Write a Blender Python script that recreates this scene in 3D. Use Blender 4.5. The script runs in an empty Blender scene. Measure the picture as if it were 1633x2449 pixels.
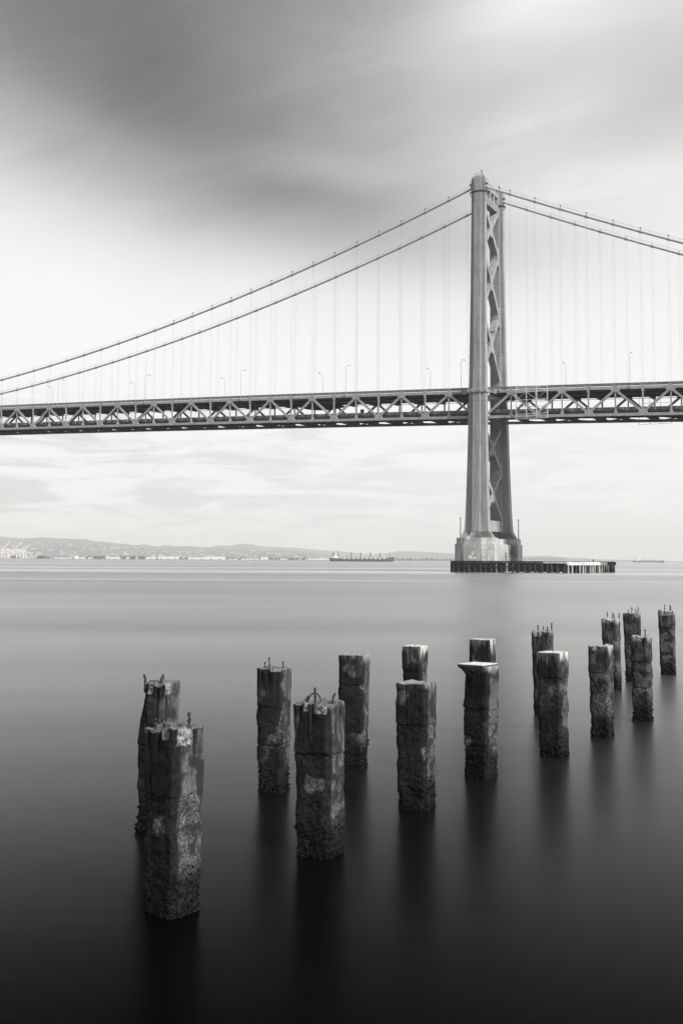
import bpy, math, random
from mathutils import Vector, Matrix, noise as mnoise

SC = bpy.context.scene
COL = SC.collection
rad = math.radians

# ------------------------------------------------------------------ camera
F_PX, IMG_W, IMG_H = 2650.0, 1633.0, 2449.0
TILT, ROLL, CAM_H, HOR_Y = rad(4.3), rad(0.33), 3.75, 1339.5
PY = HOR_Y - F_PX * math.tan(TILT)
cam = bpy.data.cameras.new('camera')
cam.sensor_fit = 'VERTICAL'
cam.sensor_height = 36.0
cam.lens = F_PX / IMG_H * 36.0
cam.shift_y = (PY - IMG_H / 2) / IMG_H
cam.clip_start, cam.clip_end = 0.1, 80000.0
camo = bpy.data.objects.new('camera', cam)
COL.objects.link(camo)
camo.matrix_world = (Matrix.Translation((0, 0, CAM_H)) @ Matrix.Rotation(math.pi / 2 + TILT, 4, 'X')
                     @ Matrix.Rotation(ROLL, 4, 'Z'))
SC.camera = camo

# ------------------------------------------------------------------ sun, exposure
SUN_AZ, SUN_EL = rad(135.0), rad(40.0)          # azimuth clockwise from the view direction
sun = bpy.data.lights.new('sun', 'SUN')
sun.energy, sun.angle, sun.color = 5.0, rad(0.6), (1.0, 0.975, 0.945)
suno = bpy.data.objects.new('sun', sun)
COL.objects.link(suno)
sdir = Vector((math.sin(SUN_AZ) * math.cos(SUN_EL), math.cos(SUN_AZ) * math.cos(SUN_EL), math.sin(SUN_EL)))
suno.rotation_euler = sdir.to_track_quat('Z', 'Y').to_euler()
suno.location = (60, -80, 120)
SC.view_settings.view_transform = 'Standard'
SC.view_settings.look = 'None'
SC.view_settings.gamma = 1.0
SC.view_settings.exposure = 0.0
SC.view_settings.use_curve_mapping = False
SC.cycles.max_bounces = 6
SC.cycles.volume_bounces = 1
SC.cycles.use_denoising = True

# ------------------------------------------------------------------ node helpers
class NT:
    def __init__(s, tree): s.t = tree; s.n = tree.nodes; s.l = tree.links
    def add(s, typ, **kw):
        nd = s.n.new(typ)
        for k, v in kw.items(): setattr(nd, k, v)
        return nd
    def put(s, sock, v):
        if isinstance(v, bpy.types.NodeSocket): s.l.new(v, sock)
        else: sock.default_value = v
    def m(s, op, a, b=None, c=None, clamp=False):
        nd = s.add('ShaderNodeMath', operation=op, use_clamp=clamp)
        s.put(nd.inputs[0], a)
        if b is not None: s.put(nd.inputs[1], b)
        if c is not None: s.put(nd.inputs[2], c)
        return nd.outputs[0]
    def ss(s, v, lo, hi, a=0.0, b=1.0):
        nd = s.add('ShaderNodeMapRange', interpolation_type='SMOOTHSTEP')
        s.put(nd.inputs['Value'], v)
        for k, x in (('From Min', lo), ('From Max', hi), ('To Min', a), ('To Max', b)): s.put(nd.inputs[k], x)
        return nd.outputs['Result']
    def noise(s, vec, scale, detail=4.0, rough=0.55, dist=0.0):
        nd = s.add('ShaderNodeTexNoise')
        if vec is not None: s.l.new(vec, nd.inputs['Vector'])
        nd.inputs['Scale'].default_value = scale; nd.inputs['Detail'].default_value = detail
        nd.inputs['Roughness'].default_value = rough; nd.inputs['Distortion'].default_value = dist
        return nd.outputs['Fac']
    def xyz(s, x, y, z):
        nd = s.add('ShaderNodeCombineXYZ')
        for i, v in enumerate((x, y, z)): s.put(nd.inputs[i], v)
        return nd.outputs[0]
    def sep(s, v):
        nd = s.add('ShaderNodeSeparateXYZ'); s.l.new(v, nd.inputs[0]); return nd.outputs
    def scl(s, v, sx, sy, sz):
        nd = s.add('ShaderNodeMapping'); s.l.new(v, nd.inputs['Vector'])
        nd.inputs['Scale'].default_value = (sx, sy, sz); return nd.outputs[0]
    def mix(s, f, a, b):
        nd = s.add('ShaderNodeMix', data_type='RGBA')
        s.put(nd.inputs[0], f); s.put(nd.inputs[6], a); s.put(nd.inputs[7], b); return nd.outputs[2]

def g(v):                                        # neutral grey, a trace cool when dark and warm when pale
    k = min(1.0, v * 1.6)
    return (v * (0.97 + 0.04 * k), v, v * (1.06 - 0.085 * k), 1.0)

# ------------------------------------------------------------------ world: overcast sky with long streaked cloud
world = bpy.data.worlds.new('World')
SC.world = world
world.use_nodes = True
wt = NT(world.node_tree)
wt.n.clear()
sky = wt.add('ShaderNodeTexSky', sky_type='NISHITA')
sky.sun_disc = False
sky.sun_elevation, sky.sun_rotation = SUN_EL, SUN_AZ
bw = wt.add('ShaderNodeRGBToBW')
wt.l.new(sky.outputs[0], bw.inputs[0])
tc = wt.add('ShaderNodeTexCoord').outputs['Generated']
dx, dy, dz = wt.sep(tc)
az = wt.m('ARCTAN2', dx, dy)
el = wt.m('ARCSINE', dz)
elp = wt.m('MAXIMUM', el, 0.0)
zz = wt.m('ADD', wt.m('MAXIMUM', dz, 0.0), 0.16)
px, py = wt.m('DIVIDE', dx, zz), wt.m('DIVIDE', dy, zz)
# wind carries the cloud from upper left to lower right: streaks are long in that direction
ca, sa = math.cos(rad(-38)), math.sin(rad(-38))
ax = wt.m('ADD', wt.m('MULTIPLY', px, ca), wt.m('MULTIPLY', py, sa))
ay = wt.m('SUBTRACT', wt.m('MULTIPLY', py, ca), wt.m('MULTIPLY', px, sa))
streak = wt.noise(wt.xyz(wt.m('MULTIPLY', ax, 0.42), wt.m('MULTIPLY', ay, 1.25), 3.7), 1.0, 4.0, 0.5, 0.5)
streak2 = wt.noise(wt.xyz(wt.m('MULTIPLY', ax, 1.0), wt.m('MULTIPLY', ay, 2.4), 9.1), 1.0, 3.0, 0.5, 0.8)

mott = wt.noise(wt.xyz(wt.m('MULTIPLY', ax, 2.2), wt.m('MULTIPLY', ay, 4.2), 5.3), 1.0, 5.0, 0.6, 1.2)

def blob(a0, e0, sa_, se_, rot, amt):
    u, v = wt.m('SUBTRACT', az, a0), wt.m('SUBTRACT', el, e0)
    c, s_ = math.cos(rot), math.sin(rot)
    uu = wt.m('DIVIDE', wt.m('ADD', wt.m('MULTIPLY', u, c), wt.m('MULTIPLY', v, s_)), sa_)
    vv = wt.m('DIVIDE', wt.m('SUBTRACT', wt.m('MULTIPLY', v, c), wt.m('MULTIPLY', u, s_)), se_)
    r2 = wt.m('ADD', wt.m('MULTIPLY', uu, uu), wt.m('MULTIPLY', vv, vv))
    return wt.m('MULTIPLY', wt.m('POWER', 2.718, wt.m('MULTIPLY', r2, -1.0)), amt)

blobs = [
    (-0.225, 0.425, 0.220, 0.090, rad(-20), 0.84),  # the dark cloud bank, upper left
    (-0.12, 0.46, 0.32, 0.14, rad(-8), 0.30),
    (-0.09, 0.345, 0.19, 0.050, rad(-16), 0.42),    # its trailing edge
    (0.06, 0.385, 0.24, 0.075, rad(-6), 0.36),
    (0.31, 0.405, 0.09, 0.060, rad(14), 0.34),      # grey patch upper right
    (0.03, 0.300, 0.20, 0.042, rad(-8), 0.26),
]
dark = None
for b in blobs:
    o_ = blob(*b)
    dark = o_ if dark is None else wt.m('ADD', dark, o_)
# general cover: the same streaked cloud carries on over the rest of the sky, plus extra dark added overhead
gen = wt.m('MULTIPLY', wt.ss(streak, 0.34, 0.68), wt.m('MULTIPLY', wt.ss(el, 0.16, 0.60, 0.0, 0.50), wt.ss(dx, -0.2, 0.4, 1.0, 0.6)))
gen = wt.m('ADD', gen, wt.m('MULTIPLY', wt.ss(el, 0.37, 0.75), wt.ss(dx, -0.24, 0.36, 2.9, 0.10)))  # unseen dark above the frame, heavier left, added to dim reflections and ambient
dark = wt.m('ADD', dark, gen)
dark = wt.m('MULTIPLY', dark, wt.m('ADD', 0.54, wt.m('MULTIPLY', wt.m('ADD', wt.m('MULTIPLY', streak2, 0.50), wt.m('MULTIPLY', mott, 0.50)), 0.95)))
hi = wt.m('ADD', blob(0.19, 0.49, 0.15, 0.045, rad(20), 0.42), blob(-0.33, 0.285, 0.13, 0.05, rad(-20), 0.06))
wisp = None                                            # pale torn wisps inside the grey
for b in ((-0.035, 0.347, 0.085, 0.018, rad(-6), 0.42), (0.165, 0.372, 0.090, 0.024, rad(16), 0.20), (0.20, 0.325, 0.12, 0.026, rad(8), 0.18), (-0.20, 0.36, 0.12, 0.025, rad(-18), 0.22)):
    o_ = blob(*b)
    wisp = o_ if wisp is None else wt.m('ADD', wisp, o_)
hi = wt.m('ADD', hi, wt.m('MULTIPLY', wisp, wt.ss(mott, 0.32, 0.66, 0.25, 1.2)))
dark = wt.m('MAXIMUM', wt.m('SUBTRACT', dark, hi), 0.0)
# faint cumulus low over the far shore
low = wt.noise(wt.xyz(wt.m('MULTIPLY', az, 10.0), wt.m('MULTIPLY', el, 62.0), 2.0), 1.0, 6.0, 0.58, 0.7)
lowm = wt.m('MULTIPLY', wt.ss(el, 0.005, 0.05), wt.ss(el, 0.10, 0.16, 1.0, 0.0))
dark = wt.m('ADD', dark, wt.m('MULTIPLY', wt.m('MULTIPLY', wt.ss(low, 0.40, 0.60), lowm), wt.ss(az, -0.25, 0.25, 0.24, 0.07)))
dark = wt.m('ADD', dark, wt.ss(el, 0.0, 0.06, 0.08, 0.0))
lum = wt.m('MULTIPLY', 10.9, wt.m('POWER', 2.71828, wt.m('MULTIPLY', dark, -1.0)))
mixf = wt.m('ADD', wt.m('MULTIPLY', lum, 0.92), wt.m('MULTIPLY', bw.outputs[0], 0.08))
tint = wt.mix(wt.ss(mixf, 1.5, 8.0), (0.99, 0.995, 1.02, 1), (1.0, 0.992, 0.98, 1))
vm = wt.add('ShaderNodeVectorMath', operation='SCALE')
wt.l.new(tint, vm.inputs[0]); wt.l.new(mixf, vm.inputs['Scale'])
bg = wt.add('ShaderNodeBackground')
wt.l.new(vm.outputs[0], bg.inputs['Color'])
bg.inputs['Strength'].default_value = 0.095
wo = wt.add('ShaderNodeOutputWorld')
wt.l.new(bg.outputs[0], wo.inputs['Surface'])

# ------------------------------------------------------------------ materials
def new_mat(name):
    m = bpy.data.materials.new(name); m.use_nodes = True
    t = NT(m.node_tree); t.n.clear()
    p = t.add('ShaderNodeBsdfPrincipled'); o = t.add('ShaderNodeOutputMaterial')
    t.l.new(p.outputs[0], o.inputs['Surface'])
    return m, t, p

def simple_mat(name, a, b, scale=(1, 1, 1), nscale=1.0, rough=0.7, bump=0.0, bscale=20.0, detail=6.0, spec=0.3):
    """two tones of one surface, broken up by stretched noise (wear, stains, rust)"""
    m, t, p = new_mat(name)
    co = t.add('ShaderNodeTexCoord').outputs['Object']
    n1 = t.noise(t.scl(co, *scale), nscale, detail, 0.62)
    t.l.new(t.mix(t.ss(n1, 0.32, 0.68), g(a), g(b)), p.inputs['Base Color'])
    p.inputs['Roughness'].default_value = rough
    p.inputs['Specular IOR Level'].default_value = spec
    if bump:
        bn = t.add('ShaderNodeBump'); bn.inputs['Strength'].default_value = bump; bn.inputs['Distance'].default_value = 0.05
        t.l.new(t.noise(co, bscale, 4.0), bn.inputs['Height']); t.l.new(bn.outputs[0], p.inputs['Normal'])
    return m

M = {}
M['steel'] = simple_mat('grey_bridge_paint', 0.30, 0.40, (1, 1, 0.25), 0.6, 0.55)
M['tower'] = simple_mat('grey_tower_paint', 0.245, 0.36, (1, 1, 0.10), 1.1, 0.6, detail=9.0)
M['shaded_steel'] = simple_mat('shaded_bridge_paint', 0.07, 0.15, (1, 1, 0.5), 1.6, 0.7)  # bridge paint darkened to carry the shade under the decks
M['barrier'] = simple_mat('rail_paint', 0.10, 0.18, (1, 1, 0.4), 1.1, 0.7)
M['deck'] = simple_mat('shaded_deck_concrete', 0.06, 0.12, (1, 1, 1), 0.5, 0.85)  # tone lowered to hold the shade on the roadway underside
M['cable'] = simple_mat('cable_wrap_paint', 0.36, 0.48, (1, 1, 1), 0.8, 0.5)
M['rope'] = simple_mat('galvanised_rope', 0.30, 0.36, (1, 1, 0.2), 1.0, 0.6)
M['lamp'] = simple_mat('lamp_metal', 0.30, 0.40, (1, 1, 1), 2.0, 0.5)
M['timber'] = simple_mat('tarred_timber', 0.022, 0.07, (1.5, 1.5, 0.35), 1.5, 0.85, 0.3, 8.0)
M['palepile'] = simple_mat('pale_timber', 0.16, 0.50, (1.5, 1.5, 0.4), 1.2, 0.85)  # paler timber for dock piles, mostly on the right
M['palecap'] = simple_mat('bleached_cap', 0.45, 0.75, (1, 1, 1), 0.7, 0.85)
M['white'] = simple_mat('white_paint', 0.72, 0.82, (1, 1, 1), 0.4, 0.6)
M['ware'] = simple_mat('pale_cladding', 0.66, 0.80, (1, 1, 1), 0.02, 0.7)
M['roof'] = simple_mat('roof_sheet', 0.34, 0.50, (1, 1, 1), 0.02, 0.7)
M['hull'] = simple_mat('dark_hull_paint', 0.035, 0.06, (1, 1, 1), 0.1, 0.5)
M['hull_pale'] = simple_mat('faded_hull_paint', 0.10, 0.16, (1, 1, 1), 0.1, 0.5)
M['darkgear'] = simple_mat('dark_ship_gear', 0.05, 0.11, (1, 1, 1), 0.3, 0.6)
M['hatch'] = simple_mat('pale_hatch_paint', 0.50, 0.66, (1, 1, 1), 0.3, 0.6)
M['leaf'] = simple_mat('dark_foliage', 0.03, 0.07, (1, 1, 1), 0.2, 0.9)
M['bark'] = simple_mat('bark', 0.05, 0.09, (1, 1, 1), 0.5, 0.9)
M['hill'] = simple_mat('dry_wooded_slope', 0.12, 0.23, (1, 1, 2.5), 0.006, 0.95, detail=9)
M['shore'] = simple_mat('shore_fill', 0.07, 0.16, (1, 1, 1), 0.01, 0.95)
M['rebar'] = simple_mat('rusted_iron', 0.025, 0.06, (1, 1, 1), 30.0, 0.85, 0.4, 60.0)
M['mussel'] = simple_mat('mussel_shell', 0.004, 0.016, (1, 1, 1), 25.0, 0.8, spec=0.06)
M['dark'] = simple_mat('dark_sheet', 0.03, 0.06, (1, 1, 1), 1.0, 0.8)

# pier concrete: pour stains that run down, form-work tone changes
m, t, p = new_mat('pier_concrete')
co = t.add('ShaderNodeTexCoord').outputs['Object']
n1 = t.noise(t.scl(co, 1, 1, 0.18), 0.9, 6.0, 0.65)
n2 = t.noise(co, 0.35, 5.0, 0.6)
c1 = t.mix(t.ss(n1, 0.35, 0.66), g(0.34), g(0.54))
c1 = t.mix(t.ss(n2, 0.52, 0.72, 0.0, 0.6), c1, g(0.20))
t.l.new(c1, p.inputs['Base Color']); p.inputs['Roughness'].default_value = 0.9
M['pier'] = m

# water: time-averaged ripples read as a soft, rough mirror
m, t, p = new_mat('bay_water')
geo = t.add('ShaderNodeNewGeometry').outputs['Position']
wx, wy, wz = t.sep(geo)
lanes = t.noise(t.xyz(t.m('MULTIPLY', wx, 0.0016), t.m('MULTIPLY', wy, 0.011), 0.0), 1.0, 5.0, 0.6, 0.3)
lanes2 = t.noise(t.xyz(t.m('MULTIPLY', wx, 0.012), t.m('MULTIPLY', wy, 0.10), 4.0), 1.0, 4.0, 0.55, 0.3)
ro = t.m('ADD', t.ss(lanes, 0.36, 0.62, 0.25, 0.41), t.m('MULTIPLY', t.m('SUBTRACT', lanes2, 0.5), 0.12))
# sheltered water among the piles is smoother; a calm slick lies across the bay off the bridge pier
ro = t.m('MULTIPLY', ro, t.ss(wy, 15.0, 110.0, 0.95, 1.0))
sl_ = t.m('DIVIDE', t.m('SUBTRACT', t.m('ADD', wy, t.m('MULTIPLY', t.m('SUBTRACT', lanes2, 0.5), 60.0)), 348.0), 26.0)
slick = t.m('POWER', 2.71828, t.m('MULTIPLY', t.m('MULTIPLY', sl_, sl_), -1.0))
ro = t.m('SUBTRACT', ro, t.m('MULTIPLY', slick, 0.16))
bn = t.add('ShaderNodeBump'); bn.inputs['Strength'].default_value = 0.09; bn.inputs['Distance'].default_value = 0.06
rip = t.m('ADD', t.noise(t.xyz(t.m('MULTIPLY', wx, 0.5), t.m('MULTIPLY', wy, 3.2), 0.0), 1.0, 6.0, 0.62, 0.5),
          t.m('MULTIPLY', t.noise(t.xyz(t.m('MULTIPLY', wx, 0.10), t.m('MULTIPLY', wy, 0.7), 6.0), 1.0, 2.0, 0.5, 0.6), 1.2))
t.l.new(rip, bn.inputs['Height'])
# near-water darkening put into the reflectance: it falls off faster than plain Fresnel as one looks down
fr_ = t.add('ShaderNodeFresnel'); fr_.inputs['IOR'].default_value = 1.333
gl = t.add('ShaderNodeBsdfGlossy', distribution='MULTI_GGX'); gl.inputs['Color'].default_value = (0.98, 0.98, 0.98, 1)
t.l.new(ro, gl.inputs['Roughness']); t.l.new(bn.outputs[0], gl.inputs['Normal'])
df = t.add('ShaderNodeBsdfDiffuse'); df.inputs['Color'].default_value = (0.0012, 0.0013, 0.0016, 1)
mxs = t.add('ShaderNodeMixShader')
t.l.new(t.m('MULTIPLY', t.ss(fr_.outputs[0], 0.05, 0.88, 0.0, 0.95), t.m('SUBTRACT', 1.20, t.m('MULTIPLY', ro, 1.15)), clamp=True), mxs.inputs[0])
t.l.new(df.outputs[0], mxs.inputs[1]); t.l.new(gl.outputs[0], mxs.inputs[2])
outn = [n for n in t.n if n.type == 'OUTPUT_MATERIAL'][0]
t.n.remove(p)
t.l.new(mxs.outputs[0], outn.inputs['Surface'])
M['water'] = m

# pile concrete. vertex data: R collar, G freshly broken concrete, B height above water / 2, A bird lime
def pile_mat():
    m, t, p = new_mat('weathered_pile_concrete')
    tcn = t.add('ShaderNodeTexCoord').outputs['Object']
    info = t.add('ShaderNodeObjectInfo')
    off = t.add('ShaderNodeVectorMath', operation='ADD')
    t.l.new(tcn, off.inputs[0])
    t.l.new(t.xyz(t.m('MULTIPLY', info.outputs['Random'], 37.0), t.m('MULTIPLY', info.outputs['Random'], 91.0), 0.0), off.inputs[1])
    co = off.outputs[0]
    at = t.add('ShaderNodeVertexColor'); at.layer_name = 'wear'
    r_, g_, b_ = t.sep(at.outputs['Color'])
    lime = at.outputs['Alpha']
    fine = t.m('ADD', t.m('MULTIPLY', t.noise(co, 95.0, 3.0, 0.7), 0.45), t.m('MULTIPLY', t.noise(co, 48.0, 3.0, 0.7), 0.55))
    mid = t.noise(co, 22.0, 5.0, 0.65)
    big = t.noise(co, 3.2, 4.0, 0.6, 0.4)
    streak = t.noise(t.scl(co, 1, 1, 0.07), 16.0, 4.0, 0.6, 0.2)
    body = t.mix(t.ss(fine, 0.45, 0.58), g(0.030), g(0.23))
    body = t.mix(t.ss(mid, 0.50, 0.66, 0.0, 0.75), body, g(0.045))
    body = t.mix(t.ss(big, 0.46, 0.56, 0.0, 0.88), body, g(0.022))
    blotch = t.noise(co, 8.5, 5.0, 0.68, 0.6)
    body = t.mix(t.ss(blotch, 0.50, 0.60, 0.0, 0.68), body, g(0.026))         # algae film in patches
    vor = t.add('ShaderNodeTexVoronoi'); vor.inputs['Scale'].default_value = 34.0
    t.l.new(co, vor.inputs['Vector'])
    barn = t.m('MULTIPLY', t.ss(vor.outputs['Distance'], 0.10, 0.22, 1.0, 0.0), t.ss(t.noise(co, 5.0, 2.0), 0.55, 0.68))
    pv_ = t.add('ShaderNodeTexVoronoi'); pv_.inputs['Scale'].default_value = 19.0
    t.l.new(t.scl(co, 1, 1, 0.6), pv_.inputs['Vector'])
    pit = t.ss(pv_.outputs['Distance'], 0.06, 0.16, 1.0, 0.0)
    body = t.mix(t.m('MULTIPLY', pit, 0.85), body, g(0.014))               # pits where stones have fallen out
    body = t.mix(t.m('MULTIPLY', barn, 0.8), body, g(0.42))                # barnacles
    collar = t.mix(t.ss(streak, 0.36, 0.68), g(0.06), g(0.13))
    collar = t.mix(t.ss(mid, 0.46, 0.64, 0.0, 0.6), collar, g(0.03))
    collar = t.mix(t.ss(big, 0.44, 0.56, 0.0, 0.85), collar, g(0.022))
    collar = t.mix(t.m('MULTIPLY', t.ss(fine, 0.54, 0.64), t.ss(big, 0.52, 0.40, 0.0, 0.5)), collar, g(0.24))
    col = t.mix(r_, body, collar)
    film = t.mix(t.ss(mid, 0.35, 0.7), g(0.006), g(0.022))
    shade_at = t.add('ShaderNodeAttribute'); shade_at.attribute_name = 'shade_stain'
    shade_mask = t.ss(t.m('ADD', shade_at.outputs['Fac'], t.m('MULTIPLY', t.m('SUBTRACT', mid, 0.5), 0.7)), 0.15, 0.85)
    col = t.mix(t.m('MULTIPLY', shade_mask, 0.92), col, film)  # painted face shade with algae patches; rust streaks share the mask
    broken = t.mix(t.ss(t.noise(co, 26.0, 5.0, 0.72), 0.36, 0.64), g(0.05), g(0.36))
    col = t.mix(g_, col, broken)
    wet = t.m('ADD', b_, t.m('MULTIPLY', t.m('SUBTRACT', big, 0.5), 0.22))
    wetm = t.ss(wet, 0.14, 0.30, 1.0, 0.0)
    col = t.mix(t.m('MULTIPLY', wetm, 0.96), col, t.mix(t.ss(mid, 0.4, 0.62), g(0.004), g(0.017)))
    lm = t.m('MULTIPLY', lime, t.ss(t.m('ADD', t.m('MULTIPLY', streak, 0.7), t.m('MULTIPLY', mid, 0.3)), 0.36, 0.54))
    col = t.mix(lm, col, g(0.68))
    t.l.new(col, p.inputs['Base Color'])
    t.l.new(t.m('SUBTRACT', 0.86, t.m('MULTIPLY', wetm, 0.34)), p.inputs['Roughness'])
    p.inputs['Specular IOR Level'].default_value = 0.10
    bn = t.add('ShaderNodeBump'); bn.inputs['Distance'].default_value = 0.012
    t.put(bn.inputs['Strength'], t.m('SUBTRACT', 0.9, t.m('MULTIPLY', r_, 0.55)))
    t.l.new(t.m('SUBTRACT', t.m('ADD', fine, t.m('MULTIPLY', mid, 1.8)), t.m('MULTIPLY', pit, 0.8)), bn.inputs['Height'])
    t.l.new(bn.outputs[0], p.inputs['Normal'])
    return m
M['pile'] = pile_mat()

# ------------------------------------------------------------------ mesh builder
class MB:
    def __init__(s): s.v = []; s.f = []
    def _add(s, vs, fs):
        b = len(s.v); s.v += [tuple(x) for x in vs]; s.f += [tuple(b + i for i in f) for f in fs]; return s
    def box(s, cx, cy, cz, sx, sy, sz):
        x, y, z = sx / 2, sy / 2, sz / 2
        vs = [(cx + i * x, cy + j * y, cz + k * z) for k in (-1, 1) for j in (-1, 1) for i in (-1, 1)]
        return s._add(vs, [(0, 2, 3, 1), (4, 5, 7, 6), (0, 1, 5, 4), (2, 6, 7, 3), (0, 4, 6, 2), (1, 3, 7, 5)])
    def beam(s, p, q, w, h, up=(0, 0, 1)):
        """bar from p to q: h along `up`, w across"""
        p, q, up = Vector(p), Vector(q), Vector(up)
        d = (q - p).normalized(); sd = d.cross(up)
        if sd.length < 1e-6: sd = d.cross(Vector((1, 0, 0)))
        sd.normalize(); u = sd.cross(d).normalized()
        vs = [c + sd * (i * w / 2) + u * (j * h / 2) for c in (p, q) for j in (-1, 1) for i in (-1, 1)]
        return s._add(vs, [(0, 1, 3, 2), (4, 6, 7, 5), (0, 4, 5, 1), (2, 3, 7, 6), (0, 2, 6, 4), (1, 5, 7, 3)])
    def tube(s, pts, r, n=6, caps=True):
        pts = [Vector(p) for p in pts]; rings = []
        rs = r if isinstance(r, (list, tuple)) else [r] * len(pts)
        for i, p in enumerate(pts):
            d = (pts[min(i + 1, len(pts) - 1)] - pts[max(i - 1, 0)]).normalized()
            a = d.cross(Vector((0, 0, 1)))
            if a.length < 1e-3: a = d.cross(Vector((1, 0, 0)))
            a.normalize(); b = a.cross(d).normalized()
            rings.append([p + (a * math.cos(6.28318 * k / n) + b * math.sin(6.28318 * k / n)) * rs[i] for k in range(n)])
        base = len(s.v)
        for r_ in rings: s.v += [tuple(x) for x in r_]
        for i in range(len(pts) - 1):
            for k in range(n):
                a0 = base + i * n + k; a1 = base + i * n + (k + 1) % n
                s.f.append((a0, a1, a1 + n, a0 + n))
        if caps:
            s.f.append(tuple(base + k for k in reversed(range(n))))
            s.f.append(tuple(base + (len(pts) - 1) * n + k for k in range(n)))
        return s
    def loft(s, rings, cap=True):
        n = len(rings[0]); base = len(s.v)
        for r_ in rings: s.v += [tuple(x) for x in r_]
        for i in range(len(rings) - 1):
            for k in range(n):
                a0 = base + i * n + k; a1 = base + i * n + (k + 1) % n
                s.f.append((a0, a1, a1 + n, a0 + n))
        if cap:
            s.f.append(tuple(base + k for k in reversed(range(n))))
            s.f.append(tuple(base + (len(rings) - 1) * n + k for k in range(n)))
        return s
    def prism(s, poly, z0, z1):
        return s.loft([[(x, y, z0) for x, y in poly], [(x, y, z1) for x, y in poly]])
    def plate(s, poly, axis, c, th):
        """polygon (a, z) extruded along y (axis 'y') or x about c"""
        f = (lambda a, z, d: (a, c + d, z)) if axis == 'y' else (lambda a, z, d: (c + d, a, z))
        return s.loft([[f(a, z, -th / 2) for a, z in poly], [f(a, z, th / 2) for a, z in poly]])
    def mesh(s, name, mat, org=(0, 0, 0), smooth=False):
        me = bpy.data.meshes.new(name)
        me.from_pydata([(x - org[0], y - org[1], z - org[2]) for x, y, z in s.v], [], s.f)
        if mat is not None: me.materials.append(mat)
        bm_fix(me)
        if smooth:
            me.polygons.foreach_set('use_smooth', [True] * len(me.polygons))
        me.update()
        return me

def bm_fix(me):
    import bmesh
    b = bmesh.new(); b.from_mesh(me)
    bmesh.ops.recalc_face_normals(b, faces=b.faces[:])
    b.to_mesh(me); b.free()

def link(name, me, parent=None):
    o = bpy.data.objects.new(name, me); COL.objects.link(o)
    if parent is not None: o.parent = parent
    return o

def tag(o, label, cat, group=None):
    o['label'] = label; o['category'] = cat
    if group: o['group'] = group
    return o

def thing(name, label, cat, loc=(0, 0, 0), rotz=0.0, group=None):
    o = bpy.data.objects.new(name, None); COL.objects.link(o)
    o.location = loc; o.rotation_euler = (0, 0, rotz); o.empty_display_size = 0.5
    return tag(o, label, cat, group)

def structure(name, me):
    o = link(name, me); o['kind'] = 'structure'; return o

# ------------------------------------------------------------------ pixel rays (used to turn measured bearings into places)
def ray(x, y):
    u, v = (x - IMG_W / 2) / F_PX, -(y - PY) / F_PX
    c, s_ = math.cos(ROLL), math.sin(ROLL)
    u2, v2 = u * c - v * s_, u * s_ + v * c
    return Vector((u2, math.cos(TILT) - v2 * math.sin(TILT), math.sin(TILT) + v2 * math.cos(TILT)))

def at_depth(x, y, Y):
    r = ray(x, y); k = Y / r.y
    return Vector((r.x * k, Y, CAM_H + r.z * k))

def on_water(x, y):
    r = ray(x, y); k = -CAM_H / r.z
    return Vector((r.x * k, r.y * k, 0))

# ------------------------------------------------------------------ water, shore, hills
wm = MB()
R0 = 17500
N = 64
wm.v = [(0, 0, 0)] + [(R0 * math.cos(6.28318 * k / N), R0 * math.sin(6.28318 * k / N), 0) for k in range(N)]
wm.f = [(0, 1 + k, 1 + (k + 1) % N) for k in range(N)]
structure('water', wm.mesh('water', M['water']))

def ridge(name, prof, Y, depth, zoff=0.0, seed=0):
    """a slope that climbs from the shore to a measured skyline"""
    prof = sorted(prof)
    x0, x1 = prof[0][0], prof[-1][0]
    nx, ny = 220, 14
    mb = MB(); n_ = nx + 1
    for j in range(ny + 1):
        tj = j / ny
        for i in range(nx + 1):
            xp = x0 + (x1 - x0) * i / nx
            for a, b in zip(prof, prof[1:]):
                if a[0] <= xp <= b[0]:
                    f = (xp - a[0]) / (b[0] - a[0]); f = f * f * (3 - 2 * f) * 0.5 + f * 0.5
                    yp = a[1] + (b[1] - a[1]) * f; break
            top = at_depth(xp, yp, Y)
            front = Y - depth * (1 - tj)
            hgt = max(top.z, 0.5)
            prof_h = (tj ** 1.15)
            rough = mnoise.fractal(Vector((top.x * 0.0022, front * 0.0016, seed)), 1.0, 2.0, 5)
            z = hgt * (prof_h + 0.10 * rough * math.sin(math.pi * min(tj, 0.999))) + (mnoise.noise(Vector((top.x * 0.02, seed, front * .004))) * 3.0 * tj)
            mb.v.append((top.x * front / Y, front, max(z, -0.3) + zoff))
    for i in range(nx + 1):
        b_ = mb.v[ny * n_ + i]
        mb.v.append((b_[0] * 1.08, b_[1] * 1.08, -0.5))
    for j in range(ny + 1):
        for i in range(nx):
            a = j * n_ + i
            mb.f.append((a, a + 1, a + 1 + n_, a + n_))
    o = structure(name, mb.mesh(name, M['hill'], smooth=True))
    return o

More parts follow.
